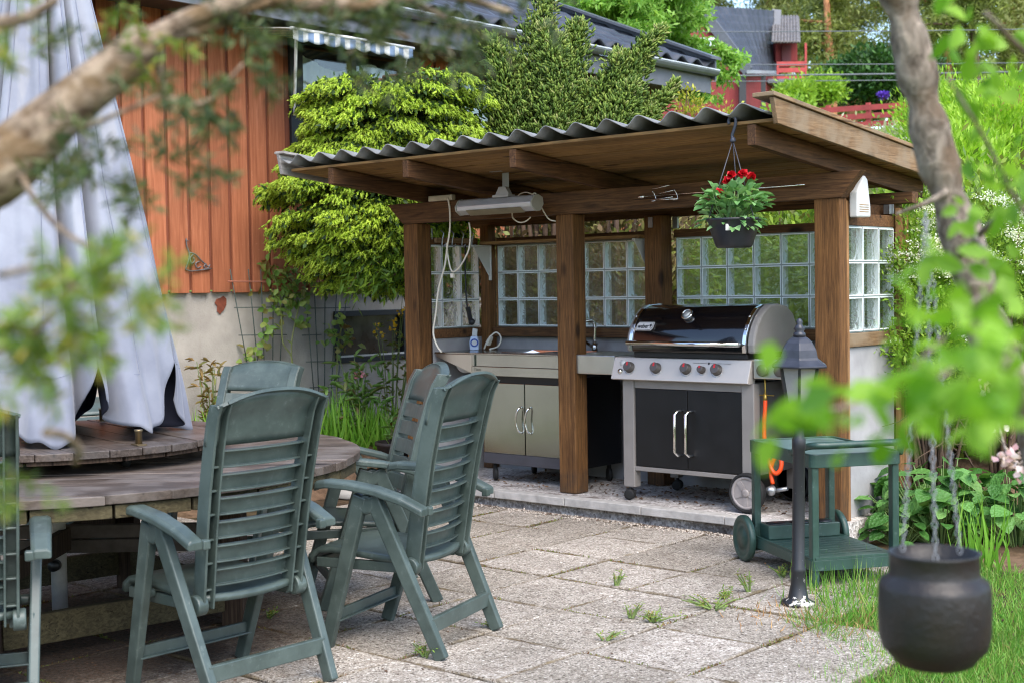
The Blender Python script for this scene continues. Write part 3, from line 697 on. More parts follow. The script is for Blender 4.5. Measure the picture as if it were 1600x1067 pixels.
# worktop with two bowls: a frame of strips round the openings
X0, X1, Y0, Y1, ZT = -1.258, -.005, yF, .735, .893
bowls = [(-.72,-.42,.26,.6), (-.38,-.12,.26,.6)]
m.box((X0,Y0,ZT-.012), (X1,.26,ZT)); m.box((X0,.6,ZT-.012), (X1,Y1,ZT)); m.box((X0,.26,ZT-.012), (-.72,.6,ZT)); m.box((-.42,.26,ZT-.012), (-.38,.6,ZT)); m.box((-.12,.26,ZT-.012), (X1,.6,ZT))
kp('worktop', m, SATIN, .003)
for (a, b, c, d) in bowls:
    m = MB(); q = .02
    m.add([(a,c,ZT+.002), (b,c,ZT+.002), (b,d,ZT+.002), (a,d,ZT+.002), (a+q,c+q,ZT-.14), (b-q,c+q,ZT-.14), (b-q,d-q,ZT-.14), (a+q,d-q,ZT-.14)], [(0,1,5,4), (1,2,6,5), (2,3,7,6), (3,0,4,7), (4,5,6,7)]); kp('bowl', m, STEELP, 0, solid=.003)
m = MB(); m.box((-.86,yF+.004,.80), (-.004,yF+.03,.882)); m.box((-.89,yF-.012,.737), (-.004,yF+.03,.799)); m.box((-.89,yF-.008,.80), (-.862,yF+.03,.882)); kp('front_apron', m, SATIN)
m = MB(); m.prism([(-1.25,.862), (-.892,.745), (-.892,.88), (-1.25,.88)], (0,yF+.004,0), (1,0,0), (0,0,1), (0,.012,0)); kp('tapered_apron', m, STEEL)
vs, fs = textmesh('Tboo', .03, .0005); m = MB(); m.add([(p[0]-.83, yF-.0128-p[2], p[1]+.779) for p in vs], fs); m.box((-.862,yF-.0132,.752), (-.80,yF-.0122,.7532)); kp('stamped_lettering', m, flat('grey_print', (90,86,70), .5), 0)
m = MB(); m.box((-.80,yF+.03,.12), (-.01,.70,.735)); kp('cabinet', m, BLKDOOR, .003)
for (a, b, hx, s) in ((-.795,-.418,-.455,1), (-.412,-.012,-.372,1)):
    m = MB(); m.box((a,yF+.006,.2), (b,yF+.028,.688)); d = kp('door', m, SATV, .003)
    h = MB(); h.tube(smooth([(hx+.012,yF+.004,.53), (hx,yF-.022,.51), (hx-.014,yF-.03,.44), (hx,yF-.022,.37), (hx+.012,yF+.004,.35)], 4), .006, 8); h.build('handle', CHROME, d)
m = MB(); m.box((-.80,yF+.008,.125), (-.01,yF+.029,.197)); kp('plinth', m, flat('slate_plinth', (66,66,72), .5, var=.1))
for (x, y) in ((-.74,.2), (-.06,.62), (-.74,.62), (-.1,.25)):
    m = MB(); m.lathe([(.02,-.014), (.045,-.012), (.045,.012), (.02,.014), (0,.014)], 18, (x,y,.045), (.6,.8,0)); m.tube([(x,y,.05), (x,y,.12)], .014, 8); kp('caster', m, RUBB, 0)
m = MB(); fx, fy = -.20, .66
m.tube([(fx,fy,.89), (fx,fy,.95)], .02, 12); m.tube(smooth([(fx,fy,.95), (fx+.005,fy,1.06), (fx-.01,fy-.03,1.105), (fx-.04,fy-.09,1.09), (fx-.045,fy-.10,1.04)], 5), .011, 10); m.bar((fx-.01,fy-.01,.92), (fx-.07,fy-.05,.975), .03, .018); m.lathe([(.024,0), (.022,.03), (.012,.04)], 14, (fx-.05,fy-.06,.935), (-.5,-.3,.6)); kp('tap', m, CHROME, 0)
# things standing on the bench
sd_ = thing('soap_bottle', 'small white soap bottle with a blue oval label on the steel bench', 'bottle', (-1.14,.45,.893))
m = MB(); c = (-1.14,.45)
m.prism([(-.032,0), (.032,0), (.036,.06), (.024,.1), (-.024,.1), (-.036,.06)], (c[0],c[1]-.015,.894), (.85,.52,0), (0,0,1), (-.016,.026,0)); part(sd_, 'body', m, flat('bottle_blue_white', (190,204,228), .35, var=.03), .005)
m = MB(); m.lathe([(.03,0), (.03,.004)], 24, (c[0]+.004,c[1]-.0155,.947), (.52,-.85,0)); part(sd_, 'label_patch', m, flat('bottle_blue', (24,62,150), .4, var=.03))
m = MB(); m.lathe([(.02,0), (.02,.0045)], 24, (c[0]+.004,c[1]-.0155,.947), (.52,-.85,0)); part(sd_, 'label_oval', m, WHITEP)
m = MB(); m.prism([(-.018,.1), (.018,.1), (.026,.15), (-.012,.16)], (c[0],c[1]-.012,.894), (.85,.52,0), (0,0,1), (-.012,.02,0)); part(sd_, 'cap', m, WHITEP, .004)
tb = thing('cable_coil', 'loose loop of white cable lying on the bench beside the soap bottle', 'cable', (-1.03,.52,.895))
m = MB(); m.tube(smooth([(-1.10,.5,.90), (-1.06,.5,.97), (-1.0,.52,1.02), (-.96,.53,.98), (-.99,.53,.92), (-1.06,.52,.90), (-1.02,.48,.90)], 6), .006, 8); part(tb, 'loop', m, CREAM)
m = MB(); m.bar((-1.06,.5,.93), (-1.02,.49,.99), .03, .02); part(tb, 'plug', m, CREAM, .004)
# drain elbow under the bench end
db = thing('drain_pipe', 'short white plastic drain elbow under the left end of the sink bench', 'pipe', (-1.1,.3,.8))
m = MB(); m.tube(smooth([(-1.08,.22,.87), (-1.08,.22,.80), (-1.06,.25,.77), (-1.0,.3,.79)], 5), .03, 14); part(db, 'elbow', m, WHITEP)

# ------------------------------------------------------------------ heater hung from the roof
ht = thing('patio_heater', 'silver infrared heater bar hung from the shelter roof on a grey bracket', 'heater', (-.30,-.22,1.89))
hx0, hx1, hy, hz = -.615, .03, -.23, 1.885
m = MB(); c = Vector((hx0,hy,hz)); pr_ = [(-.055,-.028), (-.012,-.056), (.03,-.05), (.06,-.01), (.052,.032), (.01,.05), (-.03,.04), (-.06,.0)]
m.prism(pr_, (hx0,hy,hz), (0,1,0), (0,0,1), (hx1-hx0,0,0)); part(ht, 'housing', m, flat('silver_housing', (196,196,198), .35, .5, var=.04), .006)
m = MB(); m.prism([(y*1.05, z*1.05) for y, z in pr_], (hx1,hy,hz), (0,1,0), (0,0,1), (.012,0,0)); part(ht, 'end_cap', m, flat('end_cap_beige', (170,168,156), .45, .2, var=.05), .004)
m = MB(); m.prism([(y*1.05, z*1.05) for y, z in pr_], (hx0-.012,hy,hz), (0,1,0), (0,0,1), (.012,0,0)); part(ht, 'end_cap', m, flat('end_cap_beige', (170,168,156), .45, .2, var=.05), .004)
m = MB(); d0 = Vector((0,-.058,-.026)); d1 = Vector((0,-.014,-.058)); nn = Vector((0,-.6,-.8)).normalized()
for k in range(64):
    x = hx0+.09+k*(.47/63); m.bar(Vector((x,hy,hz))+d0+nn*.003, Vector((x,hy,hz))+d1+nn*.003, .0042, .004)
gl = part(ht, 'grille', m, flat('grille_wire', (176,166,140), .4, .6), 0)
m = MB(); m.prism([(0,0), (.47,0), (.47,1), (0,1)], Vector((hx0+.09,hy,hz))+d0+nn*.0008, (1,0,0), d1-d0, nn*.0006); m.build('reflector', flat('reflector_dark', (92,84,64), .3, .8), gl)
m = MB(); bx = -.25
m.box((bx-.075,hy-.05,2.096), (bx+.028,hy+.03,2.10)); m.box((bx-.028,hy+.026,1.99), (bx+.028,hy+.03,2.096)); m.prism([(-.028,2.0), (.028,2.0), (.062,1.945), (-.062,1.945)], (bx,hy-.01,0), (1,0,0), (0,0,1), (0,.035,0)); m.box((bx-.068,hy-.03,1.93), (bx+.068,hy+.04,1.947)); part(ht, 'bracket', m, flat('bracket_grey', (172,172,170), .45, .3, var=.06), .003)
# cords
el = thing('electric_cord', 'cream electric cord hanging from a junction box down past the left post', 'cord', (-1.0,0,1.9))
m = MB(); m.box((-1.13,-.028,1.957), (-.90,.012,1.995)); part(el, 'junction_box', m, flat('box_beige', (196,186,164), .5), .006)
A = [ony(u, v, -.03) for u, v in ((700,310), (703,330), (703,358), (699,385), (695,415), (688,440), (684,460), (681,490), (677,520), (683,540), (690,550))]
m = MB(); m.tube(smooth(A, 5), .0065, 8); m2 = [ony(u, v, -.02) for u, v in ((698,380), (700,402), (706,424), (716,420), (726,405), (733,388), (735,365), (733,348))]; m.tube(smooth(m2, 5), .006, 8); part(el, 'cable', m, CREAM)
m = MB(); q = ony(707,430,-.02); m.box(q-np.array((.014,.01,.02)), q+np.array((.014,.01,.012))); part(el, 'connector', m, CREAM, .003)
e2 = thing('heater_cord', 'thin cream cord looping from the heater to the front beam', 'cord', (.1,0,1.85))
m = MB(); m.tube(smooth([ony(u, v, -.05) for u, v in ((806,312), (812,304), (822,301), (832,304))], 4), .004, 6); m.tube(smooth([ony(u, v, -.05) for u, v in ((800,332), (802,342), (812,348), (822,346), (829,340))], 5), .005, 6); m.tube(smooth([ony(u, v, -.03) for u, v in ((832,304), (837,303), (843,318), (850,332), (858,343), (868,346))], 5), .005, 6)
part(e2, 'cable', m, CREAM)
e3 = thing('black_cord', 'black power cord with a round plug hanging against the left glass blocks', 'cord', (-1.2,.5,1.6))
m = MB(); m.tube(smooth([ony(u, v, .5) for u, v in ((727,382), (727,420), (728,455), (730,478), (733,492))], 5), .006, 8); q = ony(737,503,.5); m.lathe([(.024,-.012), (.026,.0), (.02,.014), (0,.015)], 16, q, (.5,-.8,0)); m.bar(ony(731,480,.5), ony(735,500,.5), .03, .02); part(e3, 'cable', m, BLACKP)
# rotisserie spit on the beam
rs = thing('rotisserie_spit', 'thin steel rotisserie spit with fork prongs hung along the front beam', 'spit', (1.1,-.05,1.88))
a = ony(1000,308,-.05); b = ony(1258,289,-.05)
m = MB(); m.tube([a, b], .005, 8); m.lathe([(.0,-.02), (.012,0), (.012,.03), (.004,.035)], 10, a, Vector(b-a)); part(rs, 'rod', m, STEELP)
m = MB()
for (u0, v0, u1, v1) in ((1018,313,1052,308), (1020,296,1046,290), (1030,303,1052,298)):
    m.tube([ony(u0,v0,-.07), ony(u1,v1,-.07)], .003, 6)
for (u, v) in ((1021,307), (1055,305)):
    m.tube(smooth([ony(u-3,v+8,-.07), ony(u+4,v+6,-.06), ony(u+2,v-2,-.06), ony(u-2,v-8,-.07)], 4), .0035, 6)
m.tube([ony(1022,313,-.075), ony(1060,311,-.075)], .004, 6); part(rs, 'fork', m, STEELP)
# white louvred box on the right post
wb = thing('white_box', 'white plastic box with slits fixed beside the right front post', 'box', (2.07,.12,1.75))
m = MB(); m.prism([(0,0), (.165,.004), (.165,.06), (.13,.215), (.10,.235), (.08,.235), (0,.14)], (2.04,.10,1.705), (0,1,0), (0,0,1), (.05,0,0)); part(wb, 'housing', m, WHITEP, .008)
m = MB()
for k in range(4): m.box((2.0905,.125,1.735+k*.013), (2.0915,.235,1.739+k*.013))
part(wb, 'slit', m, flat('slit_brown', (150,120,80), .6))
# ------------------------------------------------------------------ folding garden chairs
def plastic(name, a, b):
    t = NT(name); v = t.coord(); n = t.noise(v, 7, 6, .65); n2 = t.noise(t.coord((1,1,.25)), 40, 4)
    col = t.ramp(n, [(.3, a), (.62, b)]); col = t.mix(t.ramp(n2, [(.62, (0,0,0,1)), (.85, (.14,.14,.14,1))]), col, lin((140,152,150)))
    rr = t.new('ShaderNodeMapRange'); rr.inputs['To Min'].default_value = .26; rr.inputs['To Max'].default_value = .55; t.link(n, rr.inputs[0]); t.bump(n2, .06, .003)
    sc = t.noise(v, 28, 6, .75); col = t.mix(t.ramp(sc, [(.60, (0,0,0,1)), (.72, (.22,.22,.22,1))]), col, lin((150,158,156))); dk = t.noise(v, 11, 5, .7); col = t.mix(t.ramp(dk, [(.58, (0,0,0,1)), (.78, (.45,.45,.45,1))]), col, tuple(x*.55 for x in lin(a)[:3])+(1,))
    return t.set(col, rr.outputs[0])
CHG = plastic('green_resin', (52,63,59), (74,86,81))
PIV = Vector((0,-.06,.362))
def railline(t):    # t 0..1 from the pivot to the head: (y, z) relative to the pivot
    P = [(0.02,-.03), (.0,.10), (-.022,.25), (-.05,.40), (-.082,.54), (-.112,.65), (-.138,.70)]
    f = t*(len(P)-1); i = min(int(f), len(P)-2); q = f-i
    return P[i][0]*(1-q)+P[i+1][0]*q, P[i][1]*(1-q)+P[i+1][1]*q
def hw(z): return .218+.018*max(0, min(1, z/.70))     # half width of the back at height z above the pivot
def yat(z):
    lo, hi = 0, 1
    for _ in range(30):
        m_ = (lo+hi)/2
        if railline(m_)[1] < z: lo = m_
        else: hi = m_
    return railline(lo)[0]
def make_chair(label):
    t = thing('garden_chair', label, 'chair', group='green folding chairs around the round table')
    # back frame: two channel rails
    for s in (-1, 1):
        m = MB(); n = 12
        for (off, w, dep, dy) in ((.0, .010, .062, -.008), (-.042, .008, .056, -.008), (-.021, .048, .010, .024)):
            vs = []
            for i in range(n+1):
                y, z = railline(i/n); x = s*(hw(z)+off)
                for (dx, dyy) in ((-w/2,-dep/2), (w/2,-dep/2), (w/2,dep/2), (-w/2,dep/2)): vs.append((x+dx, y+dy+dyy, z))
            fs = [(4*i+a, 4*i+(a+1) % 4, 4*i+4+(a+1) % 4, 4*i+4+a) for i in range(n) for a in range(4)]+[(0,1,2,3), (4*n+3,4*n+2,4*n+1,4*n)]
            m.add(vs, fs)
        for z in (.04,.135,.22,.31,.395,.48): 
            y = yat(z); m.box((s*(hw(z)-.021)-.021, y-.022, z-.004), (s*(hw(z)-.021)+.021, y+.015, z+.004))
        m.lathe([(.034,-.022), (.038,-.018), (.038,.018), (.034,.022), (0,.022)], 18, (s*.222,.012,-.012), (1,0,0))
        o = m.build('back_frame', CHG, t, .003, loc=PIV)
    # slats: bowed channel sections
    m = MB()
    def slat(z0, z1, bow, lip0=True, lip1=True):
        n = 10; th = .006; d = .018
        sec = [(0,0)]
        vs = []; k = 0
        for i in range(n+1):
            u = i/n*2-1; b = -bow*(1-u*u)
            pts = []
            za, zb = z0, z1
            ya, yb = yat(za), yat(zb); w = hw((za+zb)/2)-.044
            ring = [(ya+th, za), (yb+th, zb), (yb-d*1.5, zb-.002), (yb-d*1.5, zb-.008), (yb, zb-.006), (ya, za+.006), (ya-d, za+.006), (ya-d, za)]
            for (y, z) in ring: vs.append((u*w, y+b+.012, z))
        K = 8
        fs = [(K*i+a, K*i+(a+1) % K, K*i+K+(a+1) % K, K*i+K+a) for i in range(n) for a in range(K)]
        fs += [(0,1,4,5), (1,2,3,4), (5,6,7,0)]; o_ = K*n; fs += [(o_+5,o_+4,o_+1,o_), (o_+4,o_+3,o_+2,o_+1), (o_,o_+7,o_+6,o_+5)]
        m.add(vs, fs, 0, False)
    z = .045; 
    for k in range(6):
        slat(z, z+.066, .026); z += .0855
    m.build('back_slats', CHG, t, .002, loc=PIV)
    # head panel with its arched top, curling back
    m = MB(); n = 14; z0 = .555; vs = []; rows = 6
    for i in range(n+1):
        u = i/n*2-1; top = .688+.050*math.cos(math.pi/2*abs(u)**1.25); w = hw(.65)+.004; b = -.024*(1-u*u)
        for j in range(rows+1):
            q = j/rows; z = z0+(top-z0)*q; y = yat(min(z,.70))-(.035*max(0, q-.72)**1.0/.28*(.6)); vs.append((u*w, y+b+.014, z))
    fs = [(i*(rows+1)+j, (i+1)*(rows+1)+j, (i+1)*(rows+1)+j+1, i*(rows+1)+j+1) for i in range(n) for j in range(rows)]
    m.add(vs, fs, 0, True); m.build('headrest', CHG, t, 0, loc=PIV, solid=.014)
    m = MB(); top_ = [Vector(vs[i*(rows+1)+rows])+Vector((0,-.008,0)) for i in range(n+1)]
    for p0, p1 in zip(top_[:-1], top_[1:]): m.bar(p0, p1+(p1-p0)*.02, .036, .011, up=(0,.35,1))
    m.build('head_rim', CHG, t, 0, loc=PIV)
    # seat
    m = MB(); n = 12; vs = []
    prof = [(-.055,.372,1), (.0,.366,1), (.10,.372,1), (.22,.384,1), (.33,.392,1), (.39,.386,1), (.425,.362,1), (.43,.335,1)]
    nx = 10
    for (y, z, _) in prof:
        for i in range(nx+1):
            u = i/nx*2-1; yy = y-(.03*(1-u*u) if y < -.02 else 0)+(.012*(1-u*u) if y > .38 else 0); vs.append((u*.213, yy, z-.010*(1-u*u)*(1 if y < .38 else 0)))
    fs = [(j*(nx+1)+i, j*(nx+1)+i+1, (j+1)*(nx+1)+i+1, (j+1)*(nx+1)+i) for j in range(len(prof)-1) for i in range(nx)]
    m.add(vs, fs, 0, True); so_ = m.build('seat', CHG, t, 0, solid=.024)
    m = MB()
    for s in (-1, 1): m.box((s*.20-.012,-.03,.318), (s*.20+.012,.40,.358))
    m.box((-.2,.385,.316), (.2,.405,.355)); m.build('seat_apron', CHG, so_, .004)
    m = MB()
    for i in range(5): m.box((-.158+i*.075,.392,.372), (-.142+i*.075,.418,.3935))
    m.build('slot', BLACKP, so_)
    for s in (-1, 1):
        # arm rest
        m = MB(); vs = []; pts = [(-.155,.600,.066,.0), (-.06,.642,.070,.004), (.06,.675,.074,.006), (.18,.692,.072,.006), (.28,.695,.066,.004), (.325,.688,.052,.002), (.342,.678,.03,0)]
        for (y, z, w, _) in pts:
            for (a, b) in ((-.5,-.034), (.5,-.034), (.5,-.008), (.3,.0), (-.3,.0), (-.5,-.008)): vs.append((s*.298+a*w, y, z+b))
        k = 6; nn = len(pts)-1
        fs = [(k*i+a, k*i+(a+1) % k, k*i+k+(a+1) % k, k*i+k+a) for i in range(nn) for a in range(k)]+[(0,1,2,3,4,5), tuple(k*nn+q for q in (5,4,3,2,1,0))]
        m.add(vs, fs, 0, False); m.box((s*.275-.03 if s > 0 else s*.275-.0,-.165,.565), (s*.275+.0 if s > 0 else s*.275+.03,-.135,.60)); m.build('armrest', CHG, t, .006)
        a = (s*.288,.115,.63)
        m = MB(); m.bar((s*.286,.085,.635), (s*.255,-.195,0), .038, .062, ew=.034, eh=.054, up=(0,1,0)); m.bar((s*.268,-.05,.37), (s*.258,-.115,.17), .012, .03, up=(0,1,0)); m.build('leg', CHG, t, .006)
        m = MB(); m.bar((s*.288,.135,.635), (s*.248,.335,0), .038, .062, ew=.034, eh=.054, up=(0,1,0)); m.lathe([(.036,-.02), (.04,-.014), (.04,.014), (.036,.02), (0,.02)], 18, (s*.284,.11,.60), (1,0,0)); m.lathe([(.018,-.02), (.018,.02), (0,.02)], 12, (s*.24,.225,.36), (1,0,0)); m.build('leg', CHG, t, .006)
    m = MB(); m.box((-.262,-.160,.098), (.262,-.136,.158)); m.build('stretcher', CHG, t, .004)
    m = MB(); m.box((-.252,.284,.11), (.252,.30,.155)); m.box((-.252,.268,.108), (.252,.284,.116)); m.build('stretcher', CHG, t, .003)
    return t
ch0 = make_chair('green plastic folding chair seen from behind in the foreground, in front of the round table')
def put(c, x, y, deg, rec=0.0, label=None, z=G0):
    c.location = (x,y,z); c.rotation_euler = (0,0,R(deg))
    if label: c['label'] = label
    if rec:
        for k in c.children:
            if k.name.startswith(('back_', 'head')): k.rotation_euler = (R(rec),0,0)
    return c
put(ch0, 1.654, -3.888, 89.5)
c3 = put(copy_tree(ch0), 1.715, -2.981, 106.6, 0, 'green folding chair turned at an angle with its back towards the steel sink cabinet')
c1 = put(copy_tree(ch0), 1.225, -4.775, 60, 0, 'green folding chair cut off by the left edge of the photo')
c4 = put(copy_tree(ch0), (.935), -2.48, 148, 4, 'green folding chair with pale back facing the table, half hidden behind the angled chair')
c5 = put(copy_tree(ch0), -.46, -2.26, 205, 13, 'green folding chair beyond the table with only its pale headrest showing')
c6 = put(copy_tree(ch0), -1.25, -2.75, 236, 40, 'green folding chair leaning far back behind the table beneath the parasol')

# ------------------------------------------------------------------ round table with a turntable on top
TC = Vector((.24,-3.75,0)); TR = 1.30; TZ = .635
TW = wood('weathered_table_top', (44,35,29), (80,68,59), (122,110,101), 'x', rough=.45, grey=(110,102,96))
TW2 = wood('turntable_wood', (44,36,31), (76,66,59), (112,102,95), 'x', rough=.4, grey=(98,92,88))
MOSS = wood('mossy_timber', (50,44,32), (80,72,50), (112,104,78), 'x', rough=.9)
MOSSD = wood('dark_table_timber', (36,27,21), (62,48,38), (100,84,70), 'z', rough=.9)
tbl = thing('round_table', 'large round weathered plank table among the green chairs', 'table', (TC.x,TC.y,G0), R(41))
def disc_planks(mb, rad, z0, z1, w, gap=.004):
    y = -rad
    while y < rad-1e-6:
        a, b = y+gap/2, min(y+w, rad)-gap/2
        top = []; bot = []
        for q in np.linspace(a, b, 5):
            h = math.sqrt(max(0, rad*rad-q*q)); top.append((h, q)); bot.append((-h, q))
        poly = top+bot[::-1]
        dz = random.uniform(-.002, .002)
        mb.prism(poly, (0,0,z0+dz), (1,0,0), (0,1,0), (0,0,z1-z0)); y += w
m = MB(); disc_planks(m, TR, TZ-G0-.034, TZ-G0, .118); m.build('table_top', TW, tbl, .003)
m = MB(); n = 28
for i in range(n):
    a0, a1 = 2*math.pi*i/n+.004, 2*math.pi*(i+1)/n-.004; r0, r1 = TR-.13, TR-.012
    m.prism([(r0*math.cos(a0), r0*math.sin(a0)), (r1*math.cos(a0), r1*math.sin(a0)), (r1*math.cos(a1), r1*math.sin(a1)), (r0*math.cos(a1), r0*math.sin(a1))], (0,0,TZ-G0-.085), (1,0,0), (0,1,0), (0,0,.048))
m.build('table_rim', MOSS, tbl, .003)
LR = .76
for k in range(4):
    a = R(-5+90*k); x, y = LR*math.cos(a), LR*math.sin(a); m = MB(); m.bar((x,y,0), (x,y,TZ-G0-.09), .095, .095, up=(math.cos(a),math.sin(a),0)); m.build('leg', MOSSD, tbl, .004)
for k in range(4):
    a = R(-5+90*k); b = R(85+90*k)
    p = Vector((LR*math.cos(a),LR*math.sin(a),0)); q = Vector((LR*math.cos(b),LR*math.sin(b),0)); d = (q-p).normalized()*.06
    m = MB(); m.bar(p+d+Vector((0,0,.13)), q-d+Vector((0,0,.13)), .04, .12); m.build('stretcher', MOSS, tbl, .003)
for dz in (.335,.40):
    m = MB(); m.bar((-LR,.05,dz), (LR,.05,dz), .035, .058); m.build('cross_rail', flat('grey_rail', (98,88,80), .85, var=.2, scale=14), tbl, .003)
m = MB(); m.bar((0,-LR,.37), (0,LR,.37), .035, .10); m.build('cross_rail', MOSSD, tbl, .003)
tt = thing('turntable', 'round wooden turntable resting on the table top around the parasol pole', 'turntable', (TC.x,TC.y,TZ), R(-12))
m = MB(); disc_planks(m, .735, .068, .098, .135); m.build('board', TW2, tt, .003)
m = MB(); n = 24
for i in range(n):
    a0, a1 = 2*math.pi*i/n+.01, 2*math.pi*(i+1)/n-.01; r0, r1 = .63, .722
    m.prism([(r0*math.cos(a0), r0*math.sin(a0)), (r1*math.cos(a0), r1*math.sin(a0)), (r1*math.cos(a1), r1*math.sin(a1)), (r0*math.cos(a1), r0*math.sin(a1))], (0,0,.050), (1,0,0), (0,1,0), (0,0,.016))
m.build('under_ring', MOSSD, tt)
for k in range(6):
    m = MB(); a = R(60*k+8); m.lathe([(.0,-.008), (.022,-.008), (.022,.008), (0,.008)], 14, (.55*math.cos(a),.55*math.sin(a),.0235), (math.cos(a),math.sin(a),0)); m.tube([(.55*math.cos(a),.55*math.sin(a),.025), (.55*math.cos(a),.55*math.sin(a),.055)], .008, 8); m.build('roller', RUBB, tt)
PEG = flat('peg_metal', (128,112,84), .4, .7, var=.15)
for (u, v) in ((217,694), (160,657), (361,664), (44,690)):
    p = onz(u, v, TZ+.1); d = Vector((p[0]-TC.x, p[1]-TC.y, 0)); 
    if d.length > .66: d *= .66/d.length
    d.rotate(Matrix.Rotation(R(12), 3, 'Z'))
    m = MB(); m.lathe([(.014,0), (.014,.052), (.017,.054), (.017,.062), (0,.063)], 16, d+Vector((0,0,.099))); q = (d.x, d.y); m.box((q[0]-.035,q[1]-.02,.0985), (q[0]+.035,q[1]+.02,.103)); m.build('peg', PEG, tt)

# ------------------------------------------------------------------ closed parasol standing through the table
par = thing('parasol', 'big closed grey blue parasol hanging in folds over the round table', 'parasol', (.22,-3.77,G0))
m = MB(); m.tube([(0,0,.0), (0,0,3.35)], .034, 20); m.lathe([(.05,.45), (.05,.5), (.036,.51)], 18, (0,0,0)); part_ = m.build('pole', flat('pole_white_paint', (196,192,186), .55, var=.14, scale=12), par)
m = MB(); m.lathe([(.025,0), (.025,.035), (0,.036)], 14, (.03,-.03,.27), (.55,-.8,0)); m.build('knob', BLACKP, par)
def fabric():
    t = NT('parasol_fabric'); v = t.coord(); n = t.noise(v, 3.2, 5); w = t.noise(t.coord((160,160,160)), 4, 2)
    col = t.ramp(n, [(.3, (116,119,131)), (.7, (148,151,161))]); st = t.noise(t.coord((4,4,.6)), 3, 5)
    col = t.mix(t.ramp(st, [(.55, (0,0,0,1)), (.75, (.4,.4,.4,1))]), col, lin((160,157,154))); t.bump(w, .1, .001)
    t.set(col, .85, 0.0, **{'Specular IOR Level': .2, 'Sheen Weight': .2})
    return t.m
FAB = fabric()
NR = 8; PH = 33.0
VAL = [(.2,.55),(.35,.5),(.3,.4),(.7,.55),(.4,.5),(.6,.45),(.75,.5),(.80,.55)]
def rib_r(z):      # reach of the rib line at height z above the patio
    t = (3.3-z)/(3.3-1.0); t = max(0, min(1.3, t)); return .05+.525*t**.84
def fold(th, z, amp):
    p = (th-R(PH))*NR/(2*math.pi); k = int(math.floor(p)); p -= k; pos, dep = VAL[(k+1) % NR]      # one deep pleat in every panel
    t = max(0, min(1, (3.3-z)/2.3)); pos += .06*math.sin(z*2.3+k)
    g = math.exp(-((p-pos)/.07)**2)*dep*1.1+.10*math.exp(-((p-(pos+.45) % 1.0)/.16)**2)*(1+.6*math.sin(z*3+k))+.07*math.sin(math.pi*p)
    return rib_r(z)*max(.28, 1-g*(.95-.42*t))+.008*math.sin(th*29+z*3.1)*t+.006*math.sin(z*9+th*4)*t
m = MB(); nth = 448; nz = 30; nv = 13; HEM = 1.13
DROP = [random.uniform(.23, .30) for k in range(NR)]
def wavez(th): return .02*math.cos(th*NR-R(PH)*NR)
def panel_s(th):
    p = (th-R(PH))*NR/(2*math.pi); k = int(math.floor(p)); return k % NR, (p-k)*2-1
rows = nz+nv+1; nc = 56
for k in range(NR):
    vs = []
    for i in range(nc+1):
        s = i/nc*2-1; dr = DROP[k]*(1-.46*abs(s)**5+.05*math.sin(4*s+k)+.03*math.sin(11*s+2*k))
        for j in range(rows):
            sh_ = s
            if j <= nz: f = j/nz; z = 3.32-(3.32-HEM)*f
            else: f = (j-nz)/nv; z = HEM-dr*f; sh_ = s*(1-.17*f**.8)
            th = R(PH)+2*math.pi*(k+.5+.5*sh_)/NR; r = fold(th if abs(s) < .999 or j > nz else th-1e-6*s, z, .5); zz = z+wavez(th)*(f if j <= nz else 1)
            if j > nz: r += .010*f*math.sin(7*th+2*k)-.03*f*f*abs(s)**3
            vs.append((r*math.cos(th), r*math.sin(th), zz))
    m.add(vs, [(i*rows+j, (i+1)*rows+j, (i+1)*rows+j+1, i*rows+j+1) for i in range(nc) for j in range(rows-1)], 0, True)
canopy = m.build('canopy', [flat('dark_inner_fabric', (42,44,60), .9, var=.1, bump=0), FAB], par, 0, fix=False, solid=.003)  # inner faces of the canopy get a darker colour than the outer fabric
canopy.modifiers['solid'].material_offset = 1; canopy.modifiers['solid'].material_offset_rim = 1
SEAM = flat('seam_thread', (120,124,140), .8, bump=0)
m = MB()
for k in range(NR):
    for off in (0.0, .5):
        th = R(PH)+2*math.pi*(k+off)/NR; pts = []
        for z in np.linspace(3.3, 1.14, 24):
            r = fold(th, z, .55)+.003; pts.append((r*math.cos(th), r*math.sin(th), z+.02*math.cos(th*NR-R(PH)*NR)*(3.32-z)/2.19))
        m.tube(pts, .0035 if off == 0 else .002, 5, caps=False)
hem = []
for i in range(421):
    th = 2*math.pi*i/420; r = fold(th, 1.13, .55)+.001; hem.append((r*math.cos(th), r*math.sin(th), 1.13+.02*math.cos(th*NR-R(PH)*NR)))
m.tube(hem, .0018, 5, caps=False); m.build('seam', SEAM, canopy)
for k in range(NR):
    th = R(PH)+2*math.pi*k/NR; m = MB(); m.tube([(.05*math.cos(th),.05*math.sin(th),3.25), (.46*math.cos(th),.46*math.sin(th),1.22)], .009, 6); m.build('rib', STEELP, par)

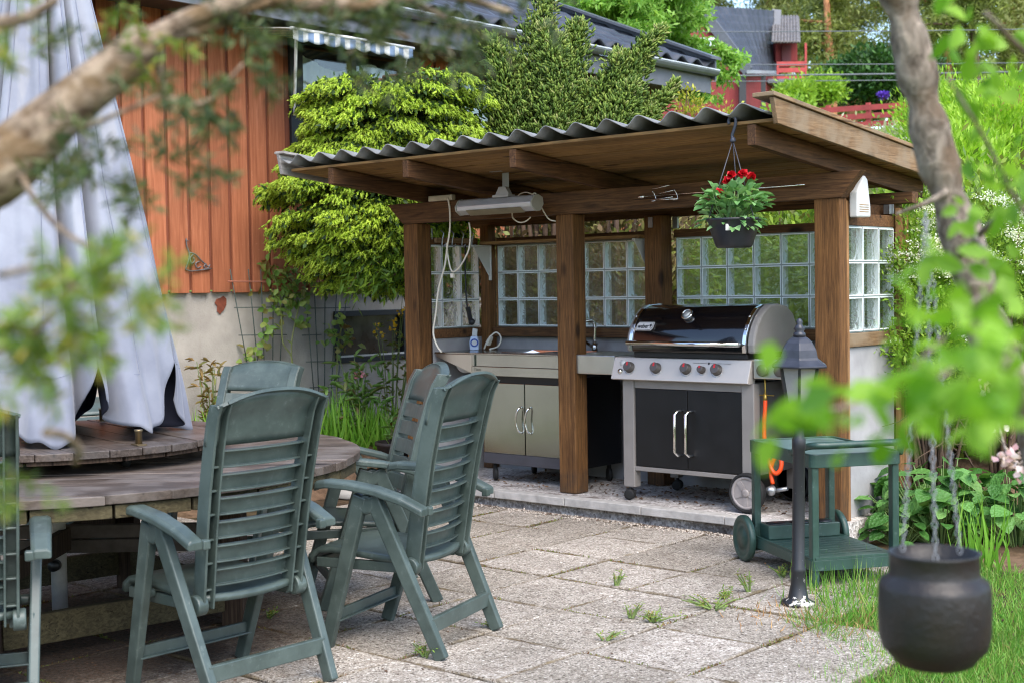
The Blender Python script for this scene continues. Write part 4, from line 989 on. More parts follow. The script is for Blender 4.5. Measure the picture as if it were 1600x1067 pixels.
# ------------------------------------------------------------------ serving trolley
TRG = plastic('dark_green_resin', (32,56,48), (48,74,66))
TRT = plastic('trolley_top_resin', (72,94,90), (98,120,116))
tr = thing('serving_trolley', 'dark green plastic serving trolley on two wheels beside the garden lamp', 'trolley', tuple((Vector((1.96,-.767,G0))+Vector((2.73,-.833,G0)))/2), R(-35))
hx_, hy_ = .36, .235
def rounded(hx, hy, r, n=5):
    out = []
    for (sx, sy, a0) in ((1,1,0), (-1,1,90), (-1,-1,180), (1,-1,270)):
        for i in range(n+1):
            a = R(a0+90*i/n); out.append((sx*(hx-r)+r*math.cos(a), sy*(hy-r)+r*math.sin(a)))
    return out
m = MB(); m.prism(rounded(hx_,hy_,.03), (0,0,.582), (1,0,0), (0,1,0), (0,0,.046)); o = m.build('tray_top', [TRT], tr, .004)
m = MB(); P_o = rounded(hx_+.004,hy_+.004,.034); P_i = rounded(hx_-.012,hy_-.012,.024); n = len(P_o)
vs = [(x,y,.572) for x, y in P_o]+[(x,y,.636) for x, y in P_o]+[(x,y,.636) for x, y in P_i]+[(x,y,.572) for x, y in P_i]
fs = [(l*n+i, l*n+(i+1) % n, ((l+1) % 4)*n+(i+1) % n, ((l+1) % 4)*n+i) for l in range(4) for i in range(n)]
m.add(vs, fs); m.build('tray_rim', TRG, tr, .003)
m = MB(); m.prism(rounded(hx_,hy_,.02), (0,0,.082), (1,0,0), (0,1,0), (0,0,.05)); m.box((hx_-.02,-hy_+.02,.132), (hx_-.004,hy_-.02,.146)); m.box((-hx_+.02,-hy_+.004,.132), (hx_-.02,-hy_+.018,.142))
for i in range(9): m.box((-.16+i*.055,-.2,.1325), (-.155+i*.055,.2,.1345))
m.build('shelf', TRG, tr, .003)
m = MB(); bx0, bx1 = -.33, -.20
def ringed(cx, cy, r): return [(cx+r*math.cos(a), cy+r*math.sin(a)) for a in np.linspace(0, 2*math.pi, 20)[:-1]]
m.box((bx0,-.20,.133), (bx1,.20,.205)); o = m.build('bottle_holder', TRG, tr, .005)
m = MB()
for cy__ in (-.13,0,.13): m.lathe([(.052,0), (.046,.003), (.046,.0035), (0,.0035)], 24, (-.265,cy__,.2052))
m.build('bottle_hole', BLACKP, o)
for (sx, sy) in ((-1,-1), (1,-1), (1,1), (-1,1)):
    m = MB(); b = 0.0 if sx > 0 else .06; m.bar((sx*(hx_-.03),sy*(hy_-.025),b), (sx*(hx_-.03),sy*(hy_-.025),.584), .045, .035, up=(0,1,0)); m.build('leg', TRG, tr, .005)
m = MB(); hp = [(hx_-.20,-hy_-.002,.625), (hx_-.10,-hy_-.004,.655), (hx_+.0,-hy_+.0,.678), (hx_+.035,-hy_+.05,.682), (hx_+.04,0,.682), (hx_+.035,hy_-.05,.682), (hx_+.0,hy_,.676), (hx_-.02,hy_+.002,.62)]
m.tube(smooth(hp, 5), .017, 10); m.build('handle', TRG, tr)
for sy in (-1, 1):
    m = MB(); m.lathe([(0,-.004), (.05,-.006), (.052,-.012), (.09,-.012), (.095,-.018), (.112,-.018), (.12,-.012), (.12,.012), (.112,.018), (.095,.018), (.09,.010), (.052,.010), (.05,.016), (0,.018)], 32, (-hx_-.005,sy*(hy_+.028),.12), (0,sy,0)); w_ = m.build('wheel', TRG, tr)
m = MB(); m.tube([(-hx_-.005,-hy_-.03,.12), (-hx_-.005,hy_+.03,.12)], .010, 8); m.bar((-hx_-.005,-hy_+.02,.12), (-hx_+.05,-hy_+.02,.12), .02, .03); m.bar((-hx_-.005,hy_-.02,.12), (-hx_+.05,hy_-.02,.12), .02, .03); m.build('axle', TRG, tr)

# ------------------------------------------------------------------ garden lamp
def lamppaint():
    t = NT('flaking_black_paint'); v = t.coord(); n = t.noise(v, 22, 6, .65)
    tc = t.new('ShaderNodeTexCoord'); sx = t.new('ShaderNodeSeparateXYZ'); t.link(tc.outputs['Object'], sx.inputs[0])
    mr = t.new('ShaderNodeMapRange'); mr.inputs['From Min'].default_value = .30; mr.inputs['From Max'].default_value = .02; mr.inputs['To Min'].default_value = 0; mr.inputs['To Max'].default_value = .2; t.link(sx.outputs['Z'], mr.inputs[0])
    ad = t.new('ShaderNodeMath', operation='ADD'); t.link(n, ad.inputs[0]); t.link(mr.outputs[0], ad.inputs[1])
    col = t.mix(t.ramp(ad.outputs[0], [(.75, (0,0,0,1)), (.77, (1,1,1,1))]), lin((34,35,38)), lin((196,192,184)))
    col = t.mix(t.ramp(t.noise(v, 90, 3), [(.7, (0,0,0,1)), (.74, (.6,.6,.6,1))]), col, lin((120,120,122)))
    t.bump(ad.outputs[0], .2, .003); return t.set(col, .45)
LB = onz(1247, 943, G0); lp = thing('garden_lamp', 'old black post lamp with a six sided lantern head beside the green trolley', 'lamp', tuple(LB), 0)
lp.rotation_euler = (R(.6), R(1.2), 0)
LPM = lamppaint(); LTOP = flat('lantern_roof_paint', (50,52,60), .42, .1, var=.2, scale=14, c2=(38,39,45))
m = MB(); m.lathe([(.075,0), (.075,.012), (.055,.02), (.045,.03), (.034,.09), (.031,.14), (.034,.15), (.034,.165), (.028,.175), (.027,.70), (.030,.705), (.030,.75), (.024,.76), (.022,.84), (.03,.86), (.05,.875), (.054,.885), (.0,.886)], 24); m.build('post', LPM, lp)
m = MB()
for k in range(6):
    a = R(60*k); a2 = R(60*k+60); b0, b1 = .056, .092
    p0 = Vector((b0*math.cos(a), b0*math.sin(a), .885)); p1 = Vector((b1*math.cos(a), b1*math.sin(a), 1.075)); m.bar(p0, p1, .012, .012, up=(math.cos(a), math.sin(a), 0))
m.lathe([(.05,.883), (.062,.886), (.060,.90), (.05,.902)], 6); m.build('lantern_frame', LPM, lp)
fg = NT('frosted_lamp_glass'); v_ = fg.coord(); fg.bump(fg.noise(v_, 160, 2), .6, .004)
FROST = fg.set((.62,.60,.57,1), .25)
_ft = fg.new('ShaderNodeBsdfTransparent'); _ft.inputs[0].default_value = (.75,.74,.71,1); _fm = fg.new('ShaderNodeMixShader'); _fm.inputs[0].default_value = .62
fg.link(fg.b.outputs[0], _fm.inputs[1]); fg.link(_ft.outputs[0], _fm.inputs[2]); fg.link(_fm.outputs[0], fg.out.inputs[0])
for k in range(6):
    a = R(60*k); a2 = R(60*k+60); m = MB()
    q = [Vector((.052*math.cos(a), .052*math.sin(a), .89)), Vector((.052*math.cos(a2), .052*math.sin(a2), .89)), Vector((.087*math.cos(a2), .087*math.sin(a2), 1.072)), Vector((.087*math.cos(a), .087*math.sin(a), 1.072))]
    m.add(q, [(0,1,2,3)]); m.build('pane', FROST, lp, solid=.003)
m = MB(); m.lathe([(.135,1.072), (.137,1.080), (.118,1.092), (.098,1.106), (.092,1.116), (.084,1.150), (.066,1.180), (.048,1.196), (.03,1.206), (.024,1.214), (.0,1.215)], 6, smooth=False); m.build('lantern_roof', LTOP, lp, .003)
m = MB(); m.lathe([(.03,1.205), (.026,1.222), (.018,1.228), (.026,1.24), (.018,1.252), (.012,1.262), (.015,1.272), (.008,1.284), (0,1.288)], 16); m.build('finial', LTOP, lp)
m = MB(); m.tube([(0,0,.89), (0,0,.98)], .014, 10); m.lathe([(.02,.97), (.028,1.0), (.02,1.04), (0,1.05)], 14); m.build('bulb', WHITEP, lp)

# ------------------------------------------------------------------ flower pot hung from the end of a rafter
fp = thing('hanging_flower_pot', 'black plastic pot of red flowers hanging from the shelter rafter on a hook', 'flower pot', (1.89,-.87,1.53))
m = MB(); m.lathe([(.0,0), (.085,.0), (.095,.012), (.125,.10), (.132,.135), (.141,.138), (.141,.15), (.128,.15), (.124,.13), (0,.128)], 36); m.build('pot', flat('pot_black_plastic', (36,37,42), .4, var=.15, scale=12), fp)
m = MB(); m.box((.108,-.075,.085), (.1125,-.05,.118)); o = m.build('price_sticker', WHITEP, fp); o.rotation_euler = (0,0,R(-42))
m = MB(); hk = Vector((0,0,.56)); m.tube(smooth([(-.022,0,.635), (-.024,0,.655), (-.008,0,.672), (.014,0,.662), (.018,0,.635), (.006,0,.60), (-.004,0,.575), (0,0,.555)], 5), .0085, 10); m.lathe([(.012,0), (.016,.008), (.01,.025), (0,.03)], 12, (0,0,.54)); m.build('hook', flat('hook_plastic', (58,62,74), .45), fp)
m = MB(); m.tube([(.0,.012,.64), (.0,.045,.655)], .005, 6); m.build('screw_eye', BRASS, fp)
for k in range(3):
    a = R(90+120*k+20); m = MB(); m.tube([(0,0,.55), (.135*math.cos(a), .135*math.sin(a), .145)], .0028, 6); m.build('hanger_cord', flat('cord_dark', (70,70,76), .6), fp)
PET = leafmat('pot_plant_leaf', [(84,130,72), (116,162,100), (148,186,128)], .3)
P, D = ball(230, (0,0,.21), (.17,.17,.10)); P[:,2] += .02; D[:,2] = np.abs(D[:,2])*.6+.1
D2 = nrm(D+rdir(230)*.6)
v1 = leaves(P, D2, nrm(np.array([0,0,1.])+rdir(230)*.5), rng.uniform(.045,.075,230), rng.uniform(.03,.046,230))
q = ball(70, (0,0,.13), (.165,.165,.05)); dd = nrm(q[1]*np.array([1,1,.2])+np.array([0,0,-.3])); v2 = leaves(q[0], dd, nrm(np.array([0,0,1.])+rdir(70)*.4), .06, .036)
V, F = cat(v1, v2); npmesh('foliage', V, F, PET, fp)
m = MB()
for k in range(40):
    a = random.uniform(0, 6.28); r = random.uniform(.05, .15); m.tube([(.3*r*math.cos(a), .3*r*math.sin(a), .12), (.8*r*math.cos(a), .8*r*math.sin(a), .2), (r*math.cos(a), r*math.sin(a), random.uniform(.2, .3))], .0028, 5)
m.build('stem', flat('green_stem', (110,140,80), .6), fp)
PETAL = leafmat('red_petal', [(150,8,24), (196,20,36), (220,40,52)], .25, .45)
for (u, v, y_) in ((1124,303,-.98), (1137,283,-.95), (1174,277,-.9), (1160,272,-.9), (1142,275,-.95)):
    c = ony(u, v, y_)-np.array((1.89,-.87,1.53)); n = 22; dd = nrm(rdir(n)+np.array([.3,-.6,.5])*.7); V, F = leaves(np.repeat(c[None], n, 0), dd, rdir(n), rng.uniform(.022,.034,n), .03); npmesh('flower', V, F, PETAL, fp)

# ------------------------------------------------------------------ blackened pot hanging close to the camera
PC = at(1460, 950, 2.32); hp_ = thing('hanging_cauldron', 'small dark metal cauldron hanging on chains close to the camera', 'cauldron', (PC[0],PC[1],PC[2]-.095))
m = MB(); m.lathe([(0,0), (.055,0), (.066,.006), (.074,.018), (.086,.03), (.091,.05), (.0925,.09), (.0915,.13), (.088,.142), (.076,.15), (.0735,.156), (.0735,.186), (.0755,.19), (.071,.19), (.069,.15), (.06,.02), (0,.012)], 48); m.build('pot', flat('sooty_metal', (27,26,25), .45, .2, var=.3, scale=22, bump=.5, bscale=70, c2=(40,34,30)), hp_)
m = MB(); top = at(1446, 330, 2.36)-np.array(hp_.location)
CHN = flat('grey_chain', (150,152,154), .45, .6, var=.1)
for (u, v) in ((1410,862), (1462,878), (1500,866)):
    e = at(u, v, 2.3 if u != 1462 else 2.25)-np.array(hp_.location); m = MB(); n = 44
    for i in range(n):
        p = Vector(top+(e-top)*(i/n)); q = Vector(top+(e-top)*((i+.95)/n)); d = q-p; s = Vector(RI) if i % 2 else Vector(FW)
        c = (p+q)/2; ring = [c+d*.5*math.cos(a)+s*.0042*math.sin(a) for a in np.linspace(0, 2*math.pi, 9)]; m.tube(ring, .0009, 4, caps=False)
    m.build('chain', CHN, hp_)
# ------------------------------------------------------------------ the red-brown house at the left
HX = -3.5
def boardmat(name, a, b, c):
    t = NT(name); v = t.coord((1,1,.06), rnd=6.0); n = t.noise(v, 40, 6, .6, .6); n2 = t.noise(t.coord(), 1.3, 5)
    col = t.ramp(n, [(.3, a), (.6, b), (.8, c)]); col = t.mix(1.0, col, t.ramp(n2, [(.3, (.85,.85,.85,1)), (.7, (1.1,1.08,1.05,1))]), 'MULTIPLY')
    sc = t.noise(t.coord(rnd=4.0), 55, 3, .5); col = t.mix(t.ramp(sc, [(.70, (0,0,0,1)), (.76, (.55,.55,.55,1))]), col, lin((212,150,116)))
    col = t.mix(1.0, col, t.ramp(t.island(), [(0, (.86,.86,.86,1)), (1, (1.08,1.08,1.08,1))]), 'MULTIPLY')
    t.bump(n, .3, .004); return t.set(col, .8, 0.0, **{'Specular IOR Level': .25})
CLAD = boardmat('rust_red_cladding', (144,84,56), (172,106,74), (190,128,96))
CLADU = boardmat('under_cladding', (108,62,44), (134,80,60), (152,96,74))
BLKW = flat('black_window_paint', (30,32,36), .55, var=.25, scale=8)
FASC = flat('grey_fascia', (96,98,104), .6, var=.1)
house = thing('house', 'long rust red timber house on a grey plastered foundation at the left', 'house', (HX,1.0,G0))
def hp2(name, mb, mats, bevel=0.0, parent=None, **kw): return part(house, name, mb, mats, bevel, parent, **kw)
Y0h, Y1h, Z0h, Z1h = -5.0, 6.15, 1.345, 3.78
wins = [(.86,2.12,2.38,3.46), (2.9,3.8,2.5,3.46), (4.25,4.72,2.4,3.46), (5.06,5.9,2.4,3.46)]
m = MB()
ys = [Y0h]+[q for w in wins for q in w[:2]]+[Y1h]
for i in range(0, len(ys), 2): m.box((HX-.14,ys[i],Z0h+.02), (HX,ys[i+1],Z1h))
for w in wins: m.box((HX-.14,w[0],Z0h+.02), (HX,w[1],w[2])); m.box((HX-.14,w[0],w[3]), (HX,w[1],Z1h))
m.box((-9.5,Y1h-.12,Z0h), (HX-.14,Y1h-.002,Z1h)); hp2('wall', m, CLADU)
m = MB(); y = Y0h
while y < Y1h-.1:
    wd = .168; segs = [(Z0h-random.uniform(0,.012), Z1h-.02)]
    for w in wins:
        if y+wd > w[0]-.10 and y < w[1]+.10: segs = [(Z0h-random.uniform(0,.012), w[2]-.10), (w[3]+.05, Z1h-.02)]
    for (a, b) in segs: m.box((HX+.001,y,a), (HX+.023+random.uniform(0,.003),y+wd,b))
    y += .203
hp2('cladding', m, CLAD, .003)
m = MB(); m.box((HX-.2,Y0h,-.5), (HX-.028,1.2,Z0h+.01)); m.box((HX-.2,2.1,-.5), (HX-.028,Y1h-.02,Z0h+.01)); m.box((HX-.2,1.2,-.5), (HX-.028,2.1,.70)); m.box((HX-.2,1.2,1.16), (HX-.028,2.1,Z0h+.01)); m.box((-9.4,Y1h-.2,-.5), (HX-.2,Y1h-.03,Z0h+.01))
def plaster():
    t = NT('foundation_plaster'); v = t.coord(); n = t.noise(v, 2.4, 6, .6); n2 = t.noise(v, 70, 4, .6); n3 = t.noise(t.coord((1,1,.25)), 6, 5)
    col = t.ramp(n, [(.3, (142,136,127)), (.7, (182,175,165))]); col = t.mix(t.ramp(n3, [(.6, (0,0,0,1)), (.8, (.5,.5,.5,1))]), col, lin((132,122,108)))
    t.bump(n2, .6, .008); return t.set(col, .92)
hp2('foundation', m, plaster())
# main windows: black frame, glass, white curtain behind
WGL = CLR
CURT = leafmat('white_curtain', [(226,230,238), (238,240,244)], .3, .9)
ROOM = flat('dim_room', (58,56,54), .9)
for i, (a, b, c, d) in enumerate(wins):
    m = MB(); t = .10 if i else .14
    m.box((HX-.06,a-t,c-.09), (HX+.032,a,d+.04)); m.box((HX-.06,b,c-.09), (HX+.032,b+.10,d+.04)); m.box((HX-.06,a,d), (HX+.031,b,d+.04)); m.box((HX-.06,a,c-.09), (HX+.031,b,c))
    m.box((HX-.06,(a+b)/2-.03,c), (HX-.01,(a+b)/2+.03,d)); fr = hp2('window', m, BLKW, .003)
    q = MB(); q.box((HX-.045,a,c), (HX-.04,b,d)); o = q.build('pane', WGL, fr)
    q = MB(); 
    def curF(u, v, a=a, b=b, c=c, d=d): return (HX-.062+.010*math.sin(u*46)+.006*math.sin(u*111), a+(b-a)*u, c+(d-.12+.05*math.cos(u*9)-c)*v)
    q.grid(curF, 90, 6); q.build('curtain', CURT, fr, fix=False)
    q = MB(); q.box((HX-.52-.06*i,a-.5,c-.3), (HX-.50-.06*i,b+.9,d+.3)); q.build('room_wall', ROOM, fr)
m = MB(); a, b, c, d = 1.2,2.1,.70,1.16
m.box((HX-.12,a,c), (HX-.01,a+.05,d)); m.box((HX-.12,b-.05,c), (HX-.01,b,d)); m.box((HX-.12,a+.05,c), (HX-.011,b-.05,c+.05)); m.box((HX-.12,a+.05,d-.05), (HX-.011,b-.05,d)); bw = hp2('cellar_window', m, BLKW, .003)
m = MB(); m.box((HX-.07,a+.05,c+.05), (HX-.065,b-.05,d-.05)); m.build('pane', flat('dusty_dark_glass', (52,58,54), .15, var=.3, scale=5, c2=(24,28,26)), bw)
m = MB(); m.box((HX-.03,a+.05,c+.05), (HX-.012,b-.05,c+.066)); m.build('white_edge', WHITEP, bw)
# eaves, gutter, roof
sl_ = math.tan(R(22.5)); EX, EZ = -2.93, 3.80
m = MB(); m.box((EX-.0,Y0h-.3,3.50), (EX+.022,Y1h+.25,3.70)); hp2('fascia', m, FASC, .003)
m = MB(); m.prism([(HX,3.56), (EX,3.53), (EX,3.545), (HX,3.575)], (0,Y0h,0), (1,0,0), (0,0,1), (0,Y1h+.25-Y0h,0)); hp2('soffit', m, flat('soffit_boards', (70,56,50), .8, var=.15))
m = MB(); g = []
for k in range(9):
    a = R(180+180*k/8); g.append((EX+.085+.06*math.cos(a), 3.745+.06*math.sin(a)))
g += [(x*1.0+( -.004 if i > 4 else .004), z+.006) for i, (x, z) in enumerate(g[::-1])]
m.prism(g, (0,Y0h-.3,0), (1,0,0), (0,0,1), (0,Y1h+.55-Y0h,0)); gt = hp2('gutter', m, flat('gutter_metal', (120,124,130), .35, .4, var=.1))
m = MB(); m.box((EX+.135,Y0h-.3,3.745), (EX+.150,Y1h+.25,3.757)); m.build('gutter_edge', flat('gutter_edge_light', (196,200,204), .4, .2), gt)
TILE = flat('black_roof_tile', (58,60,66), .45, var=.22, scale=2.2)
m = MB(); nyr = 560
def roofT(u, v):
    x = EX+.06-4.3*v; k = v*4.3/.36; st = (k-math.floor(k))
    y = Y0h-.3+(Y1h+.55-Y0h)*u; p = y/.30
    return (x, y, EZ+(EX+.06-x)*sl_+.034*math.sin(2*math.pi*p)-.03*(st-.5))
m.grid(roofT, nyr, 48); hp2('roof', m, TILE, fix=False, solid=.02)
m = MB(); m.prism([(EX+.08,EZ-.16), (EX-4.3,EZ-.16+4.38*sl_), (EX-4.3,EZ+.09+4.38*sl_), (EX+.08,EZ+.09)], (0,Y1h+.25,0), (1,0,0), (0,0,1), (0,.03,0)); m.prism([(EX+.12,EZ+.07), (EX-4.3,EZ+.07+4.42*sl_), (EX-4.3,EZ+.1+4.42*sl_), (EX+.12,EZ+.1)], (0,Y1h+.12,0), (1,0,0), (0,0,1), (0,.20,0)); hp2('verge_board', m, flat('verge_metal', (88,90,96), .45, .2))
m = MB(); m.prism([(EX+4.2-8.4,EZ+4.1*sl_-.02), (EX-4.2,EZ+4.2*sl_), (EX-9.0,EZ-.4), (-9.5,3.3), (HX-.1,3.3), (HX-.1,3.74)], (0,Y1h-.12,0), (1,0,0), (0,0,1), (0,.1,0)); hp2('gable', m, CLADU)
# awning over the first window
aw = thing('awning', 'small blue and white striped awning above the curtained window', 'awning', (-3.1,1.2,3.4))
def stripes():
    t = NT('striped_canvas'); tc = t.new('ShaderNodeTexCoord'); sx = t.new('ShaderNodeSeparateXYZ'); t.link(tc.outputs['Object'], sx.inputs[0])
    f = t.new('ShaderNodeMath', operation='MULTIPLY'); f.inputs[1].default_value = 9.0; t.link(sx.outputs['Y'], f.inputs[0]); g = t.new('ShaderNodeMath', operation='FRACT'); t.link(f.outputs[0], g.inputs[0])
    col = t.ramp(g.outputs[0], [(.0, (196,196,192)), (.44, (196,196,192)), (.56, (110,130,158)), (.94, (110,130,158))]); return t.set(col, .85)
STR = stripes(); ax_ = -2.72
m = MB(); m.prism([(HX+.03,3.50), (ax_,3.40), (ax_,3.408), (HX+.03,3.512)], (0,.12,0), (1,0,0), (0,0,1), (0,1.32,0)); part(aw, 'canvas', m, STR)
m = MB()
def valF(u, v): return (ax_+.004+.006*math.sin(u*40), .12+1.32*u, 3.405-v*(.085+.02*abs(math.sin(u*math.pi*8))))
m.grid(valF, 96, 4); part(aw, 'valance', m, STR, fix=False, solid=.002)
ARMW = flat('awning_arm_white', (210,210,206), .4)
for y in (.16, 1.38):
    m = MB(); m.tube([(HX+.05,y+.58,2.84), (HX+.06,y+.57,2.90), (ax_,y,3.39)], .013, 8); part(aw, 'arm', m, ARMW)
m = MB(); m.tube([(ax_,.10,3.40), (ax_,1.46,3.40)], .014, 8); part(aw, 'front_bar', m, ARMW)
# wrought iron ornament and the brown leaf
IRON = flat('wrought_iron', (110,104,104), .6, .4, var=.2)
orn = thing('iron_ornament', 'small scrolled wrought iron bracket on the red cladding', 'ornament', (HX+.04,-.25,1.6))
def wl(u, v, x=HX+.04): return onx(u, v, x)
m = MB()
for pts in ([(291,373), (292,385), (296,398), (293,412), (290,421)], [(290,421), (300,424), (330,420)], [(296,395), (305,398), (315,408), (326,418)], [(302,398), (297,404), (299,412), (304,408), (302,403)], [(312,409), (306,412), (308,419), (314,417)], [(322,412), (319,417), (324,420), (328,414)], [(290,376), (294,377)]):
    m.tube(smooth([wl(u, v) for u, v in pts], 5), .006, 6)
part(orn, 'scroll', m, IRON)
lf = thing('leaf_plaque', 'rust brown leaf shaped plaque on the plastered foundation', 'plaque', tuple(onx(346,477,HX-.02)))
m = MB(); m.prism([(-.07,.02), (-.05,.05), (-.01,.06), (.02,.075), (.05,.05), (.045,0), (.02,-.04), (-.02,-.075), (-.05,-.05), (-.045,-.01)], (0,0,0), (0,1,0), (0,0,1), (.006,0,0)); m.build('plate', flat('rust_paint', (120,62,42), .7, var=.2, scale=30), lf, .002)
# trellises
WIRE = flat('trellis_wire', (62,76,70), .6, .2, var=.2)
WIRER = flat('trellis_wood', (150,92,70), .8)
tr1 = thing('trellis', 'fan shaped wire trellis on the foundation with a climbing rose growing up it', 'trellis', tuple(onx(415,640,HX+.10)))
m = MB(); X_ = HX+.08
for (a, b, c, d) in ((359.5,421,392,600), (388,421,406,600), (407.5,421,414,600), (427,450,426,600), (443.5,455,436,600)): m.tube([onx(a,b,X_), onx(c,d,X_)], .0045, 5)
for (a, b, y) in ((366,452,481), (373,448,524), (391,446,566)): m.tube([onx(a,y,X_+.01), onx(b,y-1,X_+.01)], .004, 5)
part(tr1, 'wire', m, WIRE)
m = MB(); m.tube([onx(356,440,X_+.01), onx(536,441,X_+.01)], .007, 5); part(tr1, 'top_stick', m, WIRER)
tr2 = thing('trellis', 'fan shaped wire trellis left of the cellar window with few leaves', 'trellis', tuple(onx(515,690,HX+.10)))
m = MB()
for (a, b, c, d) in ((478,460,496,680), (490,421,501,680), (508,421,507,680), (526,455,514,680), (541,466,520,680)): m.tube([onx(a,b,X_), onx(c,d,X_)], .0045, 5)
for (a, b, y) in ((476,547,482), (472,502,524), (478,527,565), (484,530,605)): m.tube([onx(a,y,X_+.01), onx(b,y-1,X_+.01)], .004, 5)
part(tr2, 'wire', m, WIRE)
# satellite of the hill: red house with black tiled roof
REDC = boardmat('red_boarding', (112,46,46), (134,58,58), (148,74,72))
rh = thing('red_hill_house', 'red boarded house with steep black tiled roof up on the hill', 'house', tuple(at(1150,185,42)))
e1 = Vector((RI[0],RI[1],0)).normalized(); e2 = Vector((FW[0],FW[1],0)).normalized(); ez = Vector((0,0,1))
P = lambda u, v, D: Vector(at(u, v, D))
apx, rgt, evr, evl = P(1090,10,41.5), P(1212,18,46.5), P(1209,114,45.5), P(1168,113,40.6)
m = MB()
def rf(u, v):
    p = apx.lerp(rgt, u).lerp(evl.lerp(evr, u), v); k = v*8; return p-e2*(.06+.03*math.sin(u*2*math.pi*13)-.05*(k-math.floor(k)))
m.grid(rf, 120, 64); part(rh, 'roof', m, TILE, fix=False, solid=.05)
lft, lfb, rtb = P(1010,110,41.2), P(1010,200,41.2), P(1160,200,40.8)
m = MB(); f0 = [apx+e2*.1, lft+e2*.1, lfb+e2*.1, rtb+e2*.1, P(1160,108,40.8)+e2*.1]; bk = [p+e2*5 for p in f0]
m.add(f0+bk, [(0,1,2,3,4), (9,8,7,6,5)]+[(i, i+5, (i+1) % 5+5, (i+1) % 5) for i in range(5)]); part(rh, 'wall', m, REDC)
m = MB(); m.prism([(0,0), (1,0), (1,1), (0,1)], P(1160,200,41), P(1208,200,44.5)-P(1160,200,41), P(1160,112,41)-P(1160,200,41), tuple(e2*3)); part(rh, 'side_wall', m, REDC)
m = MB(); m.bar(apx-e2*.12, evl-e2*.12, .06, .32); m.bar(apx-e2*.12, lft-e2*.12, .06, .32); m.bar(rgt-e2*.14, evr-e2*.14, .30, .1, up=tuple(e2)); part(rh, 'barge_board', m, FASC)
m = MB(); m.bar(evl-e2*.2-ez*.03, evr-e2*.2-ez*.03, .12, .10); part(rh, 'gutter', m, flat('rain_gutter', (150,154,160), .5))
m = MB()
for (u, D) in ((1160,40.7), (1191,43.1)): m.bar(P(u,120,D), P(u,200,D), .20, .12, up=tuple(e2))
part(rh, 'corner_board', m, BLKW)
m = MB(); m.bar(P(1097,60,40.9), P(1097,110,40.9), .72, .1, up=tuple(e2)); w_ = part(rh, 'window', m, flat('white_frame', (224,226,228), .5))
q = MB(); q.bar(P(1097,63,40.8), P(1097,107,40.8), .5, .06, up=tuple(e2)); q.build('pane', flat('sky_glass', (150,164,176), .08, var=.1), w_)
# neighbour with the balcony
nb = thing('balcony_house', 'small red building with tiled roof and a railed balcony beside the red hill house', 'house', tuple(at(1235,170,44)))
m = MB()
def quadbox(u0, v0, u1, v1, D, dep):
    a = P(u0,v1,D); b = P(u1,v1,D); b.z = a.z; t = P(u0,v0,D).z; d = e2*dep; z0 = a.z
    vs = [a, b, b+d, a+d]; vs += [Vector((p.x,p.y,t)) for p in vs]; return vs
BF = [(0,3,2,1), (4,5,6,7), (0,1,5,4), (1,2,6,5), (2,3,7,6), (3,0,4,7)]
m.add(quadbox(1212,66,1246,96,45.2,3), BF); part(nb, 'wall', m, REDC)
m = MB(); m.add(quadbox(1200,130,1260,190,44.4,3.5), BF); part(nb, 'lower_wall', m, flat('grey_lower_wall', (176,176,170), .8))
m = MB(); a, b, c_, d = P(1206,66,44.2), P(1250,66,44.2), P(1248,26,47), P(1208,26,47)
def rg(u, v): 
    p = a.lerp(b, u).lerp(d.lerp(c_, u), v); k = v*7; return p+ez*(.03*math.sin(u*2*math.pi*9)-.06*(k-math.floor(k)))
m.grid(rg, 72, 42); part(nb, 'roof', m, flat('grey_brown_tile', (104,100,98), .6, var=.2), fix=False, solid=.05)
m = MB(); m.add(quadbox(1200,124,1262,130,43.6,1.5), BF); part(nb, 'balcony_floor', m, FASC)
m = MB()
for v in (97, 107, 117): m.add(quadbox(1214,v,1261,v+7,43.6,.05), BF)
m.add(quadbox(1258,68,1261,124,43.6,.08), BF); m.add(quadbox(1214,97,1217,124,43.58,.08), BF); part(nb, 'railing', m, flat('red_rail_paint', (166,60,58), .7))
m = MB(); m.add(quadbox(1222,72,1236,96,45.1,.1), BF); part(nb, 'door', m, flat('dark_red_door', (92,30,34), .6))
# red plank fence on the retaining bank
fc = thing('red_fence', 'red three plank fence along the top of the stony bank', 'fence', tuple(at(1310,190,28)))
REDF = flat('red_fence_paint', (164,66,62), .75, var=.14, scale=4)
fa, fb = P(1120,184,31), P(1640,150,25.5)
m = MB(); L = (fb-fa); dn = L.normalized()
for k, dz in enumerate((0.0, -.17, -.34)):
    m.bar(fa+ez*dz, fb+ez*dz, .03, .11)
part(fc, 'plank', m, REDF)
m = MB(); side = dn.cross(ez).normalized()
for k in range(9): p = fa.lerp(fb, k/8)+side*(-.05); m.bar(p+ez*.1, p-ez*.7, .08, .08)
part(fc, 'post', m, REDF)
# power lines across the hill
for i, (y0_, y1_, lab) in enumerate(((98,95,'upper single power line crossing in front of the hill'), (117,106,'thickest power line, a twisted cable in front of the hill'), (125,118,'lowest thin power line in front of the hill'), (47,42,'faint topmost power line against the pine trees'))):
    pl = thing('power_line', lab, 'power line', tuple(at(1400,y0_,30)), group='power lines over the hill')
    pts = []
    for k in range(17):
        t = k/16; u = 900+1100*t; v = y0_+4+(y1_-y0_-4)*t-12*max(0, t-.5)**1.5+2*math.sin(math.pi*t); pts.append(at(u, v, 36-9*t))
    m = MB(); m.tube(pts, .022 if i == 1 else .012, 5); part(pl, 'cable', m, flat('cable_grey', (112,114,118), .5))
